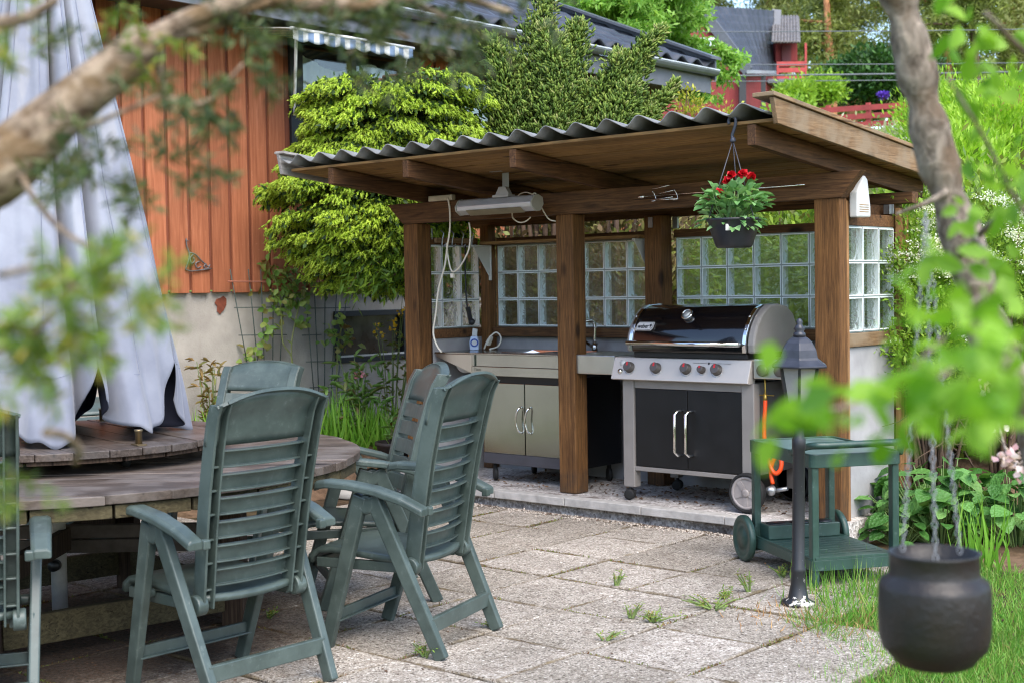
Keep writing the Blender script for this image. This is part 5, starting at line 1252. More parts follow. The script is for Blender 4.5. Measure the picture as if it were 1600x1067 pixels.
# ------------------------------------------------------------------ vegetation
def hgt(x, y): return float(height(np.array(x), np.array(y)))
def foliage_bush(name, label, cat_, c, r, mat, nclump, nleaf, L, Wd, clump=.22, up=.35, kind='quad', group=None, trunk=None, shell=.5, stem_mat=None, flat_=1.0, base=None):
    """clumps of leaves spread through an ellipsoid, with stems"""
    c = np.array(c, float); r = np.array(r, float); z0 = base if base is not None else hgt(c[0], c[1])
    t = thing(name, label, cat_, (c[0], c[1], z0), group=group); o = np.array([c[0], c[1], z0])
    d = rdir(nclump); q = rng.random(nclump)**shell; C = c+d*q[:,None]*r
    C = C[C[:,2] > z0]; n = len(C)
    jit = np.repeat(C, nleaf, 0)+rng.normal(size=(n*nleaf, 3))*clump*np.array([1,1,.75*flat_])*(.6+.8*np.repeat(rng.random(n), nleaf)[:,None])
    out = nrm((jit-c)/r); D = nrm(out*.7+rdir(len(jit))*.8+np.array([0,0,up])); N = nrm(rdir(len(jit))*.8+np.array([0,0,1.0]))
    V, F = leaves(jit, D, N, rng.uniform(.6,1.2,len(jit))*L, rng.uniform(.7,1.15,len(jit))*Wd, kind)
    npmesh('foliage', V-o, F, mat, t)
    m = MB(); ns = min(n, 26)
    for k in rng.choice(n, ns, replace=False):
        e = C[k]-o; b = np.array([rng.normal()*.05*r[0], rng.normal()*.05*r[1], -.05]); mid = (b+e)/2+np.array([0,0,.12*r[2]])
        m.tube(smooth([b, mid, e], 3), [float(x) for x in np.linspace(.012+.012*r[2], .003, 7)], 5)
    m.build('stem', stem_mat or BARK, t, fix=False)
    return t
BARK = barkmat('brown_bark', (58,46,38), (112,92,76))
# --- spruce with flat drooping layers of fresh tips
def spruce():
    ctr = np.array([-2.42, .80]); 
    t = thing('spruce_tree', 'dense spruce with bright yellow green drooping tips between the house and the shelter', 'tree', (ctr[0], ctr[1], G0)); o = np.array([ctr[0], ctr[1], G0])
    rx = Vector(RI); 
    tipsP = []; tipsD = []; inP = []; inD = []; m = MB()
    m.tube([(.19,.16,0), (.17,.15,1.3), (.02,0,2.0), (0,0,3.0)], [.09,.075,.05,.015], 8)
    def tip(p, d, k):
        for _ in range(k): tipsP.append(p+rng.normal(size=3)*np.array([.03,.03,.014])); tipsD.append(nrm(d+rng.normal(size=3)*.24))
    for z in np.arange(1.46, 3.03, .138):
        nb_ = 21; ph = rng.random()*6.28
        for b in range(nb_):
            a = ph+2*math.pi*b/nb_+rng.normal()*.10; d = np.array([math.cos(a), math.sin(a), 0]); side = np.array([-d[1], d[0], 0])
            s = float(d[:2] @ np.array([RI[0], RI[1]])); zb = z+rng.normal()*.045
            if s < 0: lim = np.interp(zb, [1.4,1.55,1.73,1.94,2.42,2.55,2.9,3.12,3.3], [.45,.68,.95,1.10,1.10,.82,.82,.74,.2])
            else: lim = np.interp(zb, [1.4,1.6,2.2,2.7,3.05,3.2,3.3], [.55,.85,.95,1.0,1.0,.7,.3])
            Lb = .83*lim*(abs(s)**.6*.62+.38)*rng.uniform(.80, 1.06); n = max(4, int(Lb/.07))
            for k in range(n+1):
                q = k/n; p = d*Lb*q+np.array([0,0,zb-G0+.09*q-.17*q**2.5])
                if q < .3: continue
                w = .20*(1.1-q)+.05; tw = int(2+w/.05)
                for sg in (-1, 1):
                    for j in range(tw):
                        f = (j+.6)/tw; pp = p+side*sg*w*f+d*.05*f+np.array([0,0,-.035*f*f+rng.normal()*.008])
                        dd = nrm(d*.75+side*sg*.45+np.array([0,0,-.35-.8*q]))
                        if q > .45: tip(pp, dd, 4 if q > .75 else 2)
                        inP.append(pp-np.array([0,0,.022])); inD.append(nrm(dd+rng.normal(size=3)*.6)); inP.append(pp-dd*.06-np.array([0,0,.03])); inD.append(nrm(rng.normal(size=3)))
                if q > .85: tip(p+d*.02, nrm(d+np.array([0,0,-.85])), 10)
            e = d*Lb*.95+np.array([0,0,zb-G0-.09]); b0 = np.array([0,0,zb-G0]); m.tube([b0, (b0+e)/2+np.array([0,0,.05]), e], [.016,.010,.004], 5, caps=False)
    m.build('trunk', barkmat('spruce_bark', (50,38,30), (96,76,60)), t, fix=False)
    P = np.array(tipsP); D = np.array(tipsD); n = len(P)
    Ls = rng.uniform(.040,.068,n); V, F = spindles(P, D, Ls, rng.uniform(.014,.022,n), 4)
    npmesh('fresh_tips', V, F, leafmat('spruce_tip', [(134,162,40), (164,192,52), (190,212,78), (150,178,48), (176,200,70), (112,140,44)], .35, .5), t, smooth=True)
    kn = 9; q = np.tile(np.linspace(.05,.95,kn), n)[:,None]; PN = np.repeat(P, kn, 0)+np.repeat(D*Ls[:,None], kn, 0)*q; DN = nrm(np.repeat(D, kn, 0)*.75+rdir(n*kn)*.85)
    V, F = leaves(PN, DN, rdir(n*kn), rng.uniform(.016,.026,n*kn), .006, 'quad')
    npmesh('fresh_needles', V, F, leafmat('spruce_fresh_needle', [(160,188,56), (188,212,74), (210,226,104), (172,198,66), (140,168,56)], .45, .5), t)
    P = np.array(inP); D = np.array(inD); n = len(P)
    V, F = leaves(P, D, rdir(n), rng.uniform(.05,.09,n), rng.uniform(.022,.034,n), 'quad')
    npmesh('old_needles', V, F, leafmat('spruce_old', [(34,54,24), (50,74,30), (66,92,34)], .15, .6), t)
    # one hanging bough at the lower right of the crown
    return n
spruce()
def hanging_bough():
    t = bpy.data.objects['spruce_tree']; o = np.array(t.location); P = []; D = []; m = MB()
    for (u0, v0, u1, v1, u2, v2) in ((600,345,580,395,545,452), (620,360,600,410,575,448), (640,350,610,400,560,420), (580,330,540,380,520,392), (630,380,625,420,600,440)):
        a, b, c = at(u0, v0, 11.0), at(u1, v1, 10.8), at(u2, v2, 10.7); pts = smooth([a, b, c], 12); m.tube([p-o for p in pts], .006, 5, caps=False)
        for p in pts:
            for k in range(9): P.append(p+rng.normal(size=3)*.06); D.append(nrm(rng.normal(size=3)*.5+np.array([RI[0]*-.4,RI[1]*-.4,-.7])))
    P = np.array(P)-o; D = np.array(D); n = len(P)
    m.build('hanging_bough', BARK, t, fix=False)
    V, F = leaves(P, D, rdir(n), rng.uniform(.07,.12,n), .022, 'quad'); npmesh('bough_needles', V, F, leafmat('bough_green', [(52,80,26), (92,124,36), (132,160,48)], .25, .55), t)
hanging_bough()

# --- junipers behind the roof: plumes of scale foliage
JUN = leafmat('juniper_scale', [(66,92,36), (92,118,46), (116,140,56), (142,158,74)], .15, .6)
JUNT = leafmat('juniper_tip', [(110,132,60), (150,160,92), (176,176,118)], .2, .6)
def juniper(label, stems, D0, base_uv):
    b = at(base_uv[0], base_uv[1], D0); x, y = b[0], b[1]; z0 = hgt(x, y)
    t = thing('juniper_shrub', label, 'shrub', (x, y, z0)); o = np.array([x, y, z0]); m = MB(); P = []; D = []; TP = []; TD = []
    for (pts, rad, dd) in stems:
        q = smooth([np.array([x, y, z0])*.0+at(u, v, D0+dd) for u, v in pts], 14); n = len(q)
        root = np.array([x, y, z0+.1]); m.tube([root-o, (root+q[0])/2-o+np.array([0,0,.1]), q[0]-o], [.03,.024,.018], 6, caps=False)
        m.tube([p-o for p in q], [float(r_) for r_ in np.linspace(.018, .004, n)], 5, caps=False)
        for i, p in enumerate(q):
            f = i/(n-1); r = rad*(1.0-.82*f**1.3); ax = nrm(q[min(i+1,n-1)]-q[max(i-1,0)])
            k = int(60*(r/.2)**1.1)+14
            for _ in range(k):
                off = rng.normal(size=3)*r*.55; pp = p+off-ax*rng.random()*.03
                dirn = nrm(ax*.9+off/max(r,.01)*.6+rng.normal(size=3)*.35)
                tipq = rng.random() < .06+.3*(f > .85)
                (TP if tipq else P).append(pp); (TD if tipq else D).append(dirn)
    P = np.array(P); D = np.array(D); n = len(P)
    V, F = spindles(P, D, rng.uniform(.035,.065,n), rng.uniform(.016,.026,n), 3); npmesh('foliage', V-o, F, JUN, t)
    TP = np.array(TP); TD = np.array(TD); n = len(TP)
    if n: V, F = spindles(TP, TD, rng.uniform(.04,.07,n), .016, 3); npmesh('tips', V-o, F, JUNT, t)
    m.build('stem', BARK, t, fix=False)
juniper('tall dark green juniper directly behind the middle of the corrugated roof', [
    ([(800,215),(795,150),(772,85),(758,60)],.17,0), ([(830,215),(838,120),(842,50),(858,-5)],.26,.2), ([(850,210),(860,120),(850,40)],.24,-.1), ([(885,215),(892,130),(900,60),(905,35)],.17,.1),
    ([(815,215),(815,140),(802,90)],.2,.2), ([(870,215),(876,150),(868,90),(875,60)],.16,-.3), ([(905,215),(900,170),(925,130)],.14,.0), ([(790,205),(780,170),(770,120)],.13,.5)], 11.2, (850,330))
juniper('smaller forked juniper with a slanting arm behind the right half of the roof', [
    ([(940,212),(950,150),(970,110),(965,85)],.18,0), ([(960,200),(985,120),(1010,75),(1036,45)],.13,0), ([(925,212),(925,170),(935,140)],.15,.1), ([(985,205),(1000,180),(1030,160),(1058,128)],.11,.1), ([(960,210),(980,160),(990,130)],.14,-.2), ([(1000,208),(1015,185),(1020,170)],.09,0)], 11.0, (965,330))
# golden shrubs peeping over the roof
GOLD = leafmat('golden_leaf', [(150,160,50), (186,180,70), (120,144,48)], .3)
for (u, v, w, h, lab) in ((1076,165,.13,.28,'yellow green shrub showing above the roof edge right of the junipers'), (1136,178,.08,.14,'small yellow shrub tip above the roof just left of the barge board')):
    c = at(u, v, 11.5); foliage_bush('golden_shrub', lab, 'shrub', c-np.array([0,0,.1]), (w,w,h), GOLD, 26, 24, .045, .022, clump=.04, base=hgt(c[0], c[1]))
# --- hedge right behind the glass blocks
HEDG = leafmat('hedge_leaf', [(84,112,40), (120,150,54), (156,182,72), (104,98,54)], .3)
HEDB = leafmat('brown_inner_twig', [(86,72,50), (124,104,72), (104,116,54), (150,126,92), (128,140,66)], .2)
for i, (x, y, rx_, mt, lab) in enumerate(((-1.75,2.0,.7,HEDB,'brown hedge bush behind the left end wall of the shelter'), (-1.0,2.15,.8,HEDB,'brown thin hedge bush behind the left glass blocks'), (.45,2.3,.85,HEDG,'green hedge bush behind the middle post of the shelter'), (1.8,2.4,.95,HEDG,'bright green hedge bush behind the grill and the right glass blocks'))):
    foliage_bush('hedge_bush', lab, 'bush', (x,y,.95), (rx_,.5,1.15), mt, 260, 85, .085, .038, clump=.12, group='hedge behind the shelter', base=hgt(x, y))
# --- larch behind the house
def layered_tree(name, label, D0, trunk, limbs, mat, L, Wd, per, spread, bark, droop=.3, kind='quad'):
    b = at(*trunk[0], D0); z0 = hgt(b[0], b[1]); t = thing(name, label, 'tree', (b[0], b[1], z0)); o = np.array([b[0], b[1], z0]); m = MB()
    top = [at(u, v, D0) for u, v in trunk]; pts = [np.array([b[0], b[1], z0])]+top; n = len(pts)
    sc = D0/2160
    m.tube(smooth([p-o for p in pts], 5), [float(x) for x in np.linspace(9*sc, 2.5*sc, 5*(n-1)+1)], 8, caps=False)
    P = []; N_ = []
    for (u0, v0, u1, v1, dd, sp) in limbs:
        a = at(u0, v0, D0); e = at(u1, v1, D0+dd); q = smooth([a, (a+e)/2+np.array([0,0,.05*np.linalg.norm(e-a)]), e], 8); m.tube([p-o for p in q], [float(x) for x in np.linspace(3.0*sc, .8*sc, len(q))], 5, caps=False)
        for i, p in enumerate(q[2:]):
            k = int(per); s = sp*sc*(1.1-.5*i/len(q))
            cl = p+rng.normal(size=(5, 3))*np.array([s,s,s*.45])
            P.append(np.repeat(cl, k//5+1, 0)[:k]+rng.normal(size=(k, 3))*s*np.array([.4,.4,.25])-np.array([0,0,droop*s])*rng.random((k,1)))
    P = np.concatenate(P); n = len(P); D = nrm(rdir(n)+np.array([0,0,-droop])); V, F = leaves(P, D, rdir(n), rng.uniform(.6,1.3,n)*L, rng.uniform(.7,1.2,n)*Wd, kind)
    npmesh('crown', V-o, F, mat, t); m.build('trunk', bark, t, fix=False); return t
LAR = leafmat('larch_needle', [(104,150,60), (132,176,76), (160,196,96)], .45)
PINEB = barkmat('pine_bark', (120,78,54), (196,140,100), 6, (1,1,.4))
lim = []
for k in range(40):
    u1 = rng.uniform(885,1085); v1 = rng.uniform(-60,70) if u1 < 1040 else rng.uniform(-60,30)
    if u1 < 960 and v1 > 40: v1 -= 50
    lim.append((1005, min(v1-15, 60), u1, v1, rng.uniform(-1.5,1.5), 22))
lim += [(1010,60,1158,92,0,13), (1010,70,1135,118,0,14), (1010,80,1105,150,0,15), (1010,70,1070,150,.3,13)]
layered_tree('larch_tree', 'light green feathery larch rising behind the roof of the brown house', 19, [(1010,150),(1012,60),(1015,-60),(1018,-200)], lim, LAR, .11, .034, 120, 20, BARK)
# --- pines on the hill
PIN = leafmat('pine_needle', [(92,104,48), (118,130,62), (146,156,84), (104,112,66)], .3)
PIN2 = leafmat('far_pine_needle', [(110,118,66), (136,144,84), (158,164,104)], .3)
for i, (u, vb, D0, sd_, lab) in enumerate(((1294,140,58,1,'tall pine with a straight orange trunk left of the near grey trunk'), (1478,150,60,2,'tall orange pine just right of the near grey trunk'), (1522,150,56,3,'dark slender pine at the right behind the bright bush'), (1200,80,66,4,'round pine crown behind the roof of the red hill house'), (1095,60,70,5,'far pine behind the gable of the red hill house'), (1590,120,62,6,'pine at the right edge of the photo'), (1425,120,72,7,'far pine hidden partly by the near grey trunk'), (1245,90,70,8,'olive pine between the balcony house and the orange trunk'), (1325,120,75,9,'pale far pine between the orange trunk and the grey trunk'))):
    r_ = np.random.default_rng(sd_); lim = []
    for k in range(22):
        a = r_.normal()*46; v1 = r_.uniform(-170, vb-15)
        if i in (0,1,2) and v1 > 95: a *= .5
        lim.append((u, v1-8, u+a, v1, r_.uniform(.6,4) if i < 2 else r_.uniform(-2.5,2.5), 20))
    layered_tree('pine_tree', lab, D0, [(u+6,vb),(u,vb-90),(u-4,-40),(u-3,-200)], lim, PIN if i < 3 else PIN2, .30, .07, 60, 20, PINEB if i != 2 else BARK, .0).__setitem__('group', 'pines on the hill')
# a deep wood behind, one mass
def far_wood():
    n = 9000; u = rng.uniform(1050,1700,n); v = rng.uniform(30,170,n)**1.0; D = rng.uniform(82,100,n)
    cu = rng.uniform(1050,1700,60); cl = rng.integers(0,60,n); u = cu[cl]+rng.normal(size=n)*16; top = rng.uniform(60,120,60); v = top[cl]+rng.random(n)*(185-top[cl])
    ok = ~(((np.abs(u-1372) < 24) & (v < 95)) | ((np.abs(u-1140) < 14) & (v < 70)) | ((np.abs(u-1500) < 16) & (v < 60))); u, v, D = u[ok], v[ok], D[ok]; n = len(u); P = np.array([at(a, b, d) for a, b, d in zip(u, v, D)]); V, F = leaves(P, rdir(n), rdir(n), rng.uniform(.5,1.1,n), .4, 'quad')
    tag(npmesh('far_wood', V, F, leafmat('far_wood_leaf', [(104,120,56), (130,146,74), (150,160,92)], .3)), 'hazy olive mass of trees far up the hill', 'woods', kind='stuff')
far_wood()
# --- clipped hedge and shrubs on the bank
DKH = leafmat('dark_hedge', [(40,70,30), (56,92,40), (76,112,52)], .2)
c = at(1370,122,36); foliage_bush('clipped_hedge', 'dark green clipped hedge standing above the red fence', 'hedge', c, (1.55,1.2,.62), DKH, 230, 40, .16, .09, clump=.14, shell=.33, base=c[2]-.9)
YG = leafmat('yellow_green_leaf', [(130,168,54), (160,190,72), (108,148,46)], .4)
for (u, v, D0, r3, lab) in ((1282,142,34,(.50,.45,.33),'round yellow green shrub right of the balcony house'), (1240,150,33,(.34,.3,.22),'low yellow green shrub in front of the balcony house'), (1236,182,27,(.25,.3,.22),'small shrub in front of the left end of the red fence')):
    c = at(u, v, D0); foliage_bush('garden_shrub', lab, 'shrub', c, r3, YG, 70, 42, .13, .07, clump=.12, base=c[2]-r3[2])
c = at(1380,149,33); foliage_bush('purple_flower_clump', 'clump of violet flowers behind the top plank of the red fence', 'flowers', c, (.10,.1,.05), leafmat('violet_petal', [(96,62,190), (124,84,214)], .3), 26, 26, .05, .04, clump=.03, base=c[2]-.1)
PALEL = leafmat('pale_bank_leaf', [(150,162,110), (186,190,150), (120,142,80), (214,210,190)], .3)
for (u, v, D0, r3, lab) in ((1300,228,25,(.9,.6,.26),'pale dry bank plants below the left part of the red fence'), (1385,236,23,(.75,.6,.36),'pale flowering bank plants left of the near grey trunk'), (1330,262,19,(.5,.5,.26),'green and white bank plants above the barge board')):
    c = at(u, v, D0); foliage_bush('bank_plant', lab, 'plant', c, r3, PALEL, 80, 40, .10, .045, clump=.12, base=c[2]-r3[2]*.9)
STONE = flat('bank_stone', (150,146,138), .9, var=.2, scale=6, bump=.6, bscale=20)
for k in range(14):
    u = 1215+rng.uniform(0,230); D0 = rng.uniform(21,25); c = at(u, 190+rng.uniform(0,40), D0); r = rng.uniform(.14,.3)
    m = MB(); m.lathe([(0,-.6*r), (.7*r,-.45*r), (1.0*r,0), (.75*r,.4*r), (.3*r,.55*r), (0,.58*r)], 9); o = m.build('bank_stone', STONE, None, .01); o.location = c-np.array([0,0,.15]); o.scale = (rng.uniform(.8,1.5), rng.uniform(.8,1.3), .8); o.rotation_euler = (0,0,rng.random()*6)
    tag(o, 'rough grey stone in the bank below the red fence', 'stone', 'stones in the bank under the fence')
# --- bright bush and the white flowering spirea at the right
WIL = leafmat('willow_leaf', [(128,170,44), (156,196,60), (182,212,84), (112,152,40)], .45)
for (u, v, D0, r3, lab) in ((1560,230,13.5,(.62,.6,.72),'tall bright yellow green willow bush at the right edge'), (1500,300,12.5,(.38,.4,.5),'lower bright willow bush behind the near grey trunk'), (1590,380,11.5,(.5,.5,.6),'bright bush under the willow at the right edge'), (1440,330,12.5,(.35,.4,.5),'yellow green bush just right of the shelter roof end'), (1470,200,17,(.5,.5,.6),'pale green bush behind the near grey trunk below the pines')):
    c = at(u, v, D0); foliage_bush('willow_bush', lab, 'bush', c, r3, WIL, 130, 66, .085, .026, clump=.12, up=.7)
SPI = leafmat('spirea_leaf', [(96,136,42), (132,168,58), (160,188,76), (80,116,40)], .4)
SPF = leafmat('spirea_flower', [(226,228,214), (240,240,232)], .35, .7)
def spirea(label, c, r3, nfl):
    t = foliage_bush('spirea_bush', label, 'bush', c, r3, SPI, 170, 60, .040, .018, clump=.07, up=.4); o = np.array(t.location)
    P = []
    for k in range(nfl):
        d = rdir(1)[0]; d -= FW*.5; d[2] = abs(d[2])*.8+.05; p = np.array(c)+nrm(d)*np.array(r3)*rng.uniform(.9,1.12); ln = nrm(np.array([RI[0],RI[1],-.3])*rng.choice([-1,1])+rng.normal(size=3)*.3)
        for j in range(rng.integers(3,7)):
            q = p+ln*.035*j; P.append(q+rng.normal(size=(16,3))*np.array([.022,.022,.009]))
    P = np.concatenate(P)-o; n = len(P); V, F = leaves(P, rdir(n), nrm(rdir(n)+np.array([0,0,1.5])), .014, .013, 'quad'); npmesh('blossom', V, F, SPF, t)
spirea('white flowering spirea leaning against the right glass blocks of the shelter', at(1440,440,8.35), (.30,.3,.5), 60)
spirea('second spirea with sparse white flowers farther right behind the green leaves', at(1560,430,8.8), (.36,.35,.5), 46)
spirea('low spirea foliage at the foot of the concrete side wall', at(1460,560,8.3), (.34,.3,.26), 6)
# rooty bank behind the big leaves
TWG = flat('bare_twig', (84,66,52), .9, var=.2)
tw = thing('dry_twigs', 'tangle of bare brown twigs under the spirea bushes', 'twigs', tuple(at(1500,680,8.4))); m = MB(); o = np.array(tw.location)
for k in range(70):
    p = at(rng.uniform(1410,1620), rng.uniform(620,715), rng.uniform(8.0,8.8)); d = rdir(1)[0]*.22; m.tube([p-o, p-o+d*.5+rng.normal(size=3)*.02, p-o+d], [.006,.004,.002], 4, caps=False)
m.build('twig', TWG, tw, fix=False)
# --- big leaved perennials
BIGL = leafmat('large_soft_leaf', [(54,98,42), (76,124,54), (104,152,78), (66,112,48), (128,166,92)], .25, .5)
_n = BIGL.node_tree; _tc = _n.nodes.new('ShaderNodeTexCoord'); _vo = _n.nodes.new('ShaderNodeTexVoronoi'); _vo.inputs['Scale'].default_value = 60; _bp = _n.nodes.new('ShaderNodeBump'); _bp.inputs['Strength'].default_value = .8; _bp.inputs['Distance'].default_value = .01
_n.links.new(_tc.outputs['Object'], _vo.inputs['Vector']); _n.links.new(_vo.outputs['Distance'], _bp.inputs['Height']); _n.links.new(_bp.outputs[0], _n.nodes['Principled BSDF'].inputs['Normal'])
def bigleaf(label, c, r, h, n, Ls, mat=BIGL, name='broad_leaved_plant'):
    z0 = hgt(c[0], c[1]); t = thing(name, label, 'plant', (c[0], c[1], z0)); m = MB(); P = []; D = []; N = []
    for k in range(n):
        a = rng.random()*6.28; q = rng.random()**.6; x, y = r*q*math.cos(a), r*q*math.sin(a); z = h*rng.uniform(.35,1.0)*(1-.45*q*q)
        out = np.array([math.cos(a), math.sin(a), 0]); P.append([x,y,z]); D.append(nrm(out*.9+np.array([0,0,-.35])+rng.normal(size=3)*.35)); N.append(nrm(np.array([0,0,1.])+out*.4+rng.normal(size=3)*.25))
        m.tube([(x*.35,y*.35,0), (x*.75,y*.75,z*.65), (x,y,z)], [.005,.004,.003], 4, caps=False)
    P = np.array(P); D = nrm(np.array(D)); N = np.array(N); Lv = rng.uniform(.65,1.2,n)*Ls
    # broad oval blade with a wavy rim, folded on its midrib
    B = nrm(np.cross(N, D)); N = np.cross(D, B); ts = [(0,0,0),(.06,.30,.05),(.28,.43,.08),(.55,.40,.05),(.8,.24,-.02),(1,0,-.12),(.8,-.24,-.02),(.55,-.40,.05),(.28,-.43,.08),(.06,-.30,.05),(.3,0,-.01),(.6,0,-.03),(.82,0,-.07)]
    T = np.array(ts); k = len(T); V = (P[:,None]+D[:,None]*(T[None,:,0:1]*Lv[:,None,None])+B[:,None]*(T[None,:,1:2]*Lv[:,None,None]*.95)+N[:,None]*(T[None,:,2:3]*Lv[:,None,None])).reshape(-1,3)
    FT = np.array([(0,10,2,1),(10,11,3,2),(11,12,4,3),(12,5,5,4),(0,9,8,10),(10,8,7,11),(11,7,6,12),(12,6,5,5)]); FF = []
    F3 = np.array([(0,10,2),(0,2,1),(10,11,3),(10,3,2),(11,12,4),(11,4,3),(12,5,4),(0,9,8),(0,8,10),(10,8,7),(10,7,11),(11,7,6),(11,6,12),(12,6,5)])
    F = (np.arange(n)[:,None,None]*k+F3[None]).reshape(-1,3); npmesh('leaf', V, F, mat, t, smooth=True); m.build('stem', flat('pale_stem', (120,146,84), .6), t, fix=False)
bigleaf('big clump of soft broad green leaves beside the trolley under the spirea', tuple(onz(1470,830,G0)), .40, .50, 190, .125)
bigleaf('second clump of broad green leaves at the right edge', tuple(onz(1590,835,G0)), .36, .46, 140, .12)
bigleaf('small clump of rounded leaves at the foot of the concrete side wall', tuple(onz(1405,835,G0)), .22, .26, 60, .085)
# --- tufts and border plants
def tuft(label, c, n, h, spread, mat, w=.012, name='grass_tuft', cat_='grass', lean=.5, z0=None):
    z0 = hgt(c[0], c[1]) if z0 is None else z0; t = thing(name, label, cat_, (c[0], c[1], z0)); P = rng.normal(size=(n,3))*np.array([spread,spread,0])*.5; D = nrm(np.array([0,0,1.])+rng.normal(size=(n,3))*np.array([lean,lean,0])*.6); V, F = leaves(P, D, nrm(D*np.array([1,1,0])+rdir(n)*.3+np.array([0,0,.05])), rng.uniform(.5,1.1,n)*h, w, 'blade')
    npmesh('blade', V, F, mat, t); return t
BLD = leafmat('iris_blade', [(96,148,46), (126,176,64), (156,200,86)], .4)
def wallp(u, v, x): return onx(u, v, x)
for (u, x, n, h, s, lab) in ((525,-2.75,240,.46,.50,'tuft of long iris blades below the wire trellis'), (590,-2.6,190,.38,.45,'bright green iris tuft below the cellar window'), (480,-2.9,70,.4,.3,'grassy tuft behind the headrest of the far chair'), (320,-2.9,60,.42,.25,'grass tuft at the wall right of the parasol'), (615,-2.3,120,.30,.35,'low green tuft beside the left shelter post')):
    d = ray(u, 690); tt_ = (x-CP[0])/d[0]; c = CP+d*tt_; tuft(lab, (c[0], c[1]), n, h, s, BLD, .022, 'iris_tuft', 'plant')
PEO = leafmat('peony_leaf', [(84,124,56), (112,152,76), (144,180,104), (130,112,76)], .3)
def leafy_stems(name, label, cat_, c, nst, h, spread, mat, L, Wd, per, flower=None, nf=0, z0=None, stemc=(110,130,70)):
    z0 = hgt(c[0], c[1]) if z0 is None else z0; t = thing(name, label, cat_, (c[0], c[1], z0)); m = MB(); P = []; D = []; FP = []
    for k in range(nst):
        a = rng.random()*6.28; d = np.array([math.cos(a)*spread, math.sin(a)*spread, 0])*rng.random(); hh = h*rng.uniform(.65,1.05); e = d+np.array([0,0,hh]); pts = smooth([d*.2, d*.55+np.array([0,0,hh*.55]), e], 6); m.tube(pts, [float(x) for x in np.linspace(.006,.0025,len(pts))], 4, caps=False)
        for j in range(per):
            q = pts[min(len(pts)-1, int(len(pts)*(.25+.75*rng.random())))]; dd = nrm(np.array([rng.normal(), rng.normal(), .25])); P.append(q+dd*.02); D.append(dd)
            for _ in range(2): P.append(q+dd*L*.5); D.append(nrm(dd+rng.normal(size=3)*.6))
        if k < nf: FP.append(e)
    P = np.array(P); D = np.array(D); n = len(P); V, F = leaves(P, D, nrm(rdir(n)*.6+np.array([0,0,1])), rng.uniform(.7,1.2,n)*L, Wd, 'leaf'); npmesh('leaf', V, F, mat, t); m.build('stem', flat('herb_stem', stemc, .7), t, fix=False)
    if flower and FP:
        fpz = np.repeat(np.array(FP), 10, 0)+rng.normal(size=(len(FP)*10,3))*.018; n = len(fpz); V, F = leaves(fpz, rdir(n), rdir(n), .03, .024, 'leaf'); npmesh('flower', V, F, flower, t)
    return t
YEL = leafmat('yellow_flower', [(232,190,30), (240,206,60)], .3)
def ground_under(u, x): d = ray(u, 690); return CP+d*((x-CP[0])/d[0])
c = ground_under(512,-2.75); 
c = ground_under(568,-2.55); leafy_stems('peony_plant', 'tall leafy peony with a pink bud in front of the cellar window', 'plant', c, 9, .72, .30, PEO, .11, .030, 8, leafmat('pink_bud', [(206,120,140), (222,160,170)], .3), 2)
c = ground_under(612,-2.75); leafy_stems('yellow_shrub', 'thin shrub with small yellow flowers in front of the cellar window', 'shrub', c, 9, 1.22, .34, leafmat('kerria_leaf', [(96,120,48), (132,150,70), (112,92,60)], .35), .05, .022, 10, YEL, 9)
c = ground_under(330,-3.2); leafy_stems('wall_weed', 'reddish weed at the foundation right of the parasol', 'plant', c, 8, .75, .16, leafmat('reddish_leaf', [(120,110,60), (150,120,76), (104,128,60)], .3), .08, .025, 9)
c = ground_under(640,-1.9); leafy_stems('dark_leafy_plant', 'dark leafy plant left of the shelter post near the ground', 'plant', c, 8, .40, .25, PEO, .09, .030, 7)
# climbing rose and the small vine on the second trellis
ROSE = leafmat('rose_leaf', [(96,134,58), (130,160,76), (156,170,90), (120,92,56)], .35)
def climber(label, paths, clusters, name='climbing_rose'):
    b = onx(paths[0][0][0], 690, HX+.2); t = thing(name, label, 'climber', (b[0], b[1], G0)); o = np.array(t.location); m = MB()
    for p in paths: m.tube([np.array(q)-o for q in smooth([onx(u, v, HX+.13) for u, v in p], 6)], .0065, 5, caps=False)
    P = []
    for (u, v, s, n) in clusters: P.append(np.array([onx(u+rng.normal()*s, v+rng.normal()*s*.8, HX+.13+rng.normal()*.05) for _ in range(n)]))
    P = np.concatenate(P)-o; n = len(P); V, F = leaves(P, nrm(rdir(n)+np.array([.3,0,-.2])), nrm(rdir(n)*.7+np.array([.8,-.2,.5])), rng.uniform(.05,.09,n), rng.uniform(.035,.055,n), 'leaf'); npmesh('leaf', V, F, ROSE, t); m.build('stem', flat('rose_stem', (134,140,80), .7), t, fix=False)
climber('climbing rose with pale green leaves on the left trellis', [[(462,690),(458,610),(456,560),(442,535),(440,500),(436,460),(425,420)], [(460,600),(455,545),(462,500),(470,470),(478,440)]],
        [(430,425,9,26), (455,430,10,26), (440,450,12,30), (465,470,12,30), (435,480,11,26), (425,515,10,24), (450,460,16,30), (470,505,6,14), (405,545,8,16), (390,555,7,12), (380,570,7,8), (480,440,9,14), (415,420,5,10)])
climber('leafy climber shoot on the trellis beside the cellar window', [[(525,690),(526,600),(528,540),(535,505)]], [(535,505,8,22), (515,520,8,18), (540,530,9,18), (525,545,8,10)], 'vine_shoot')
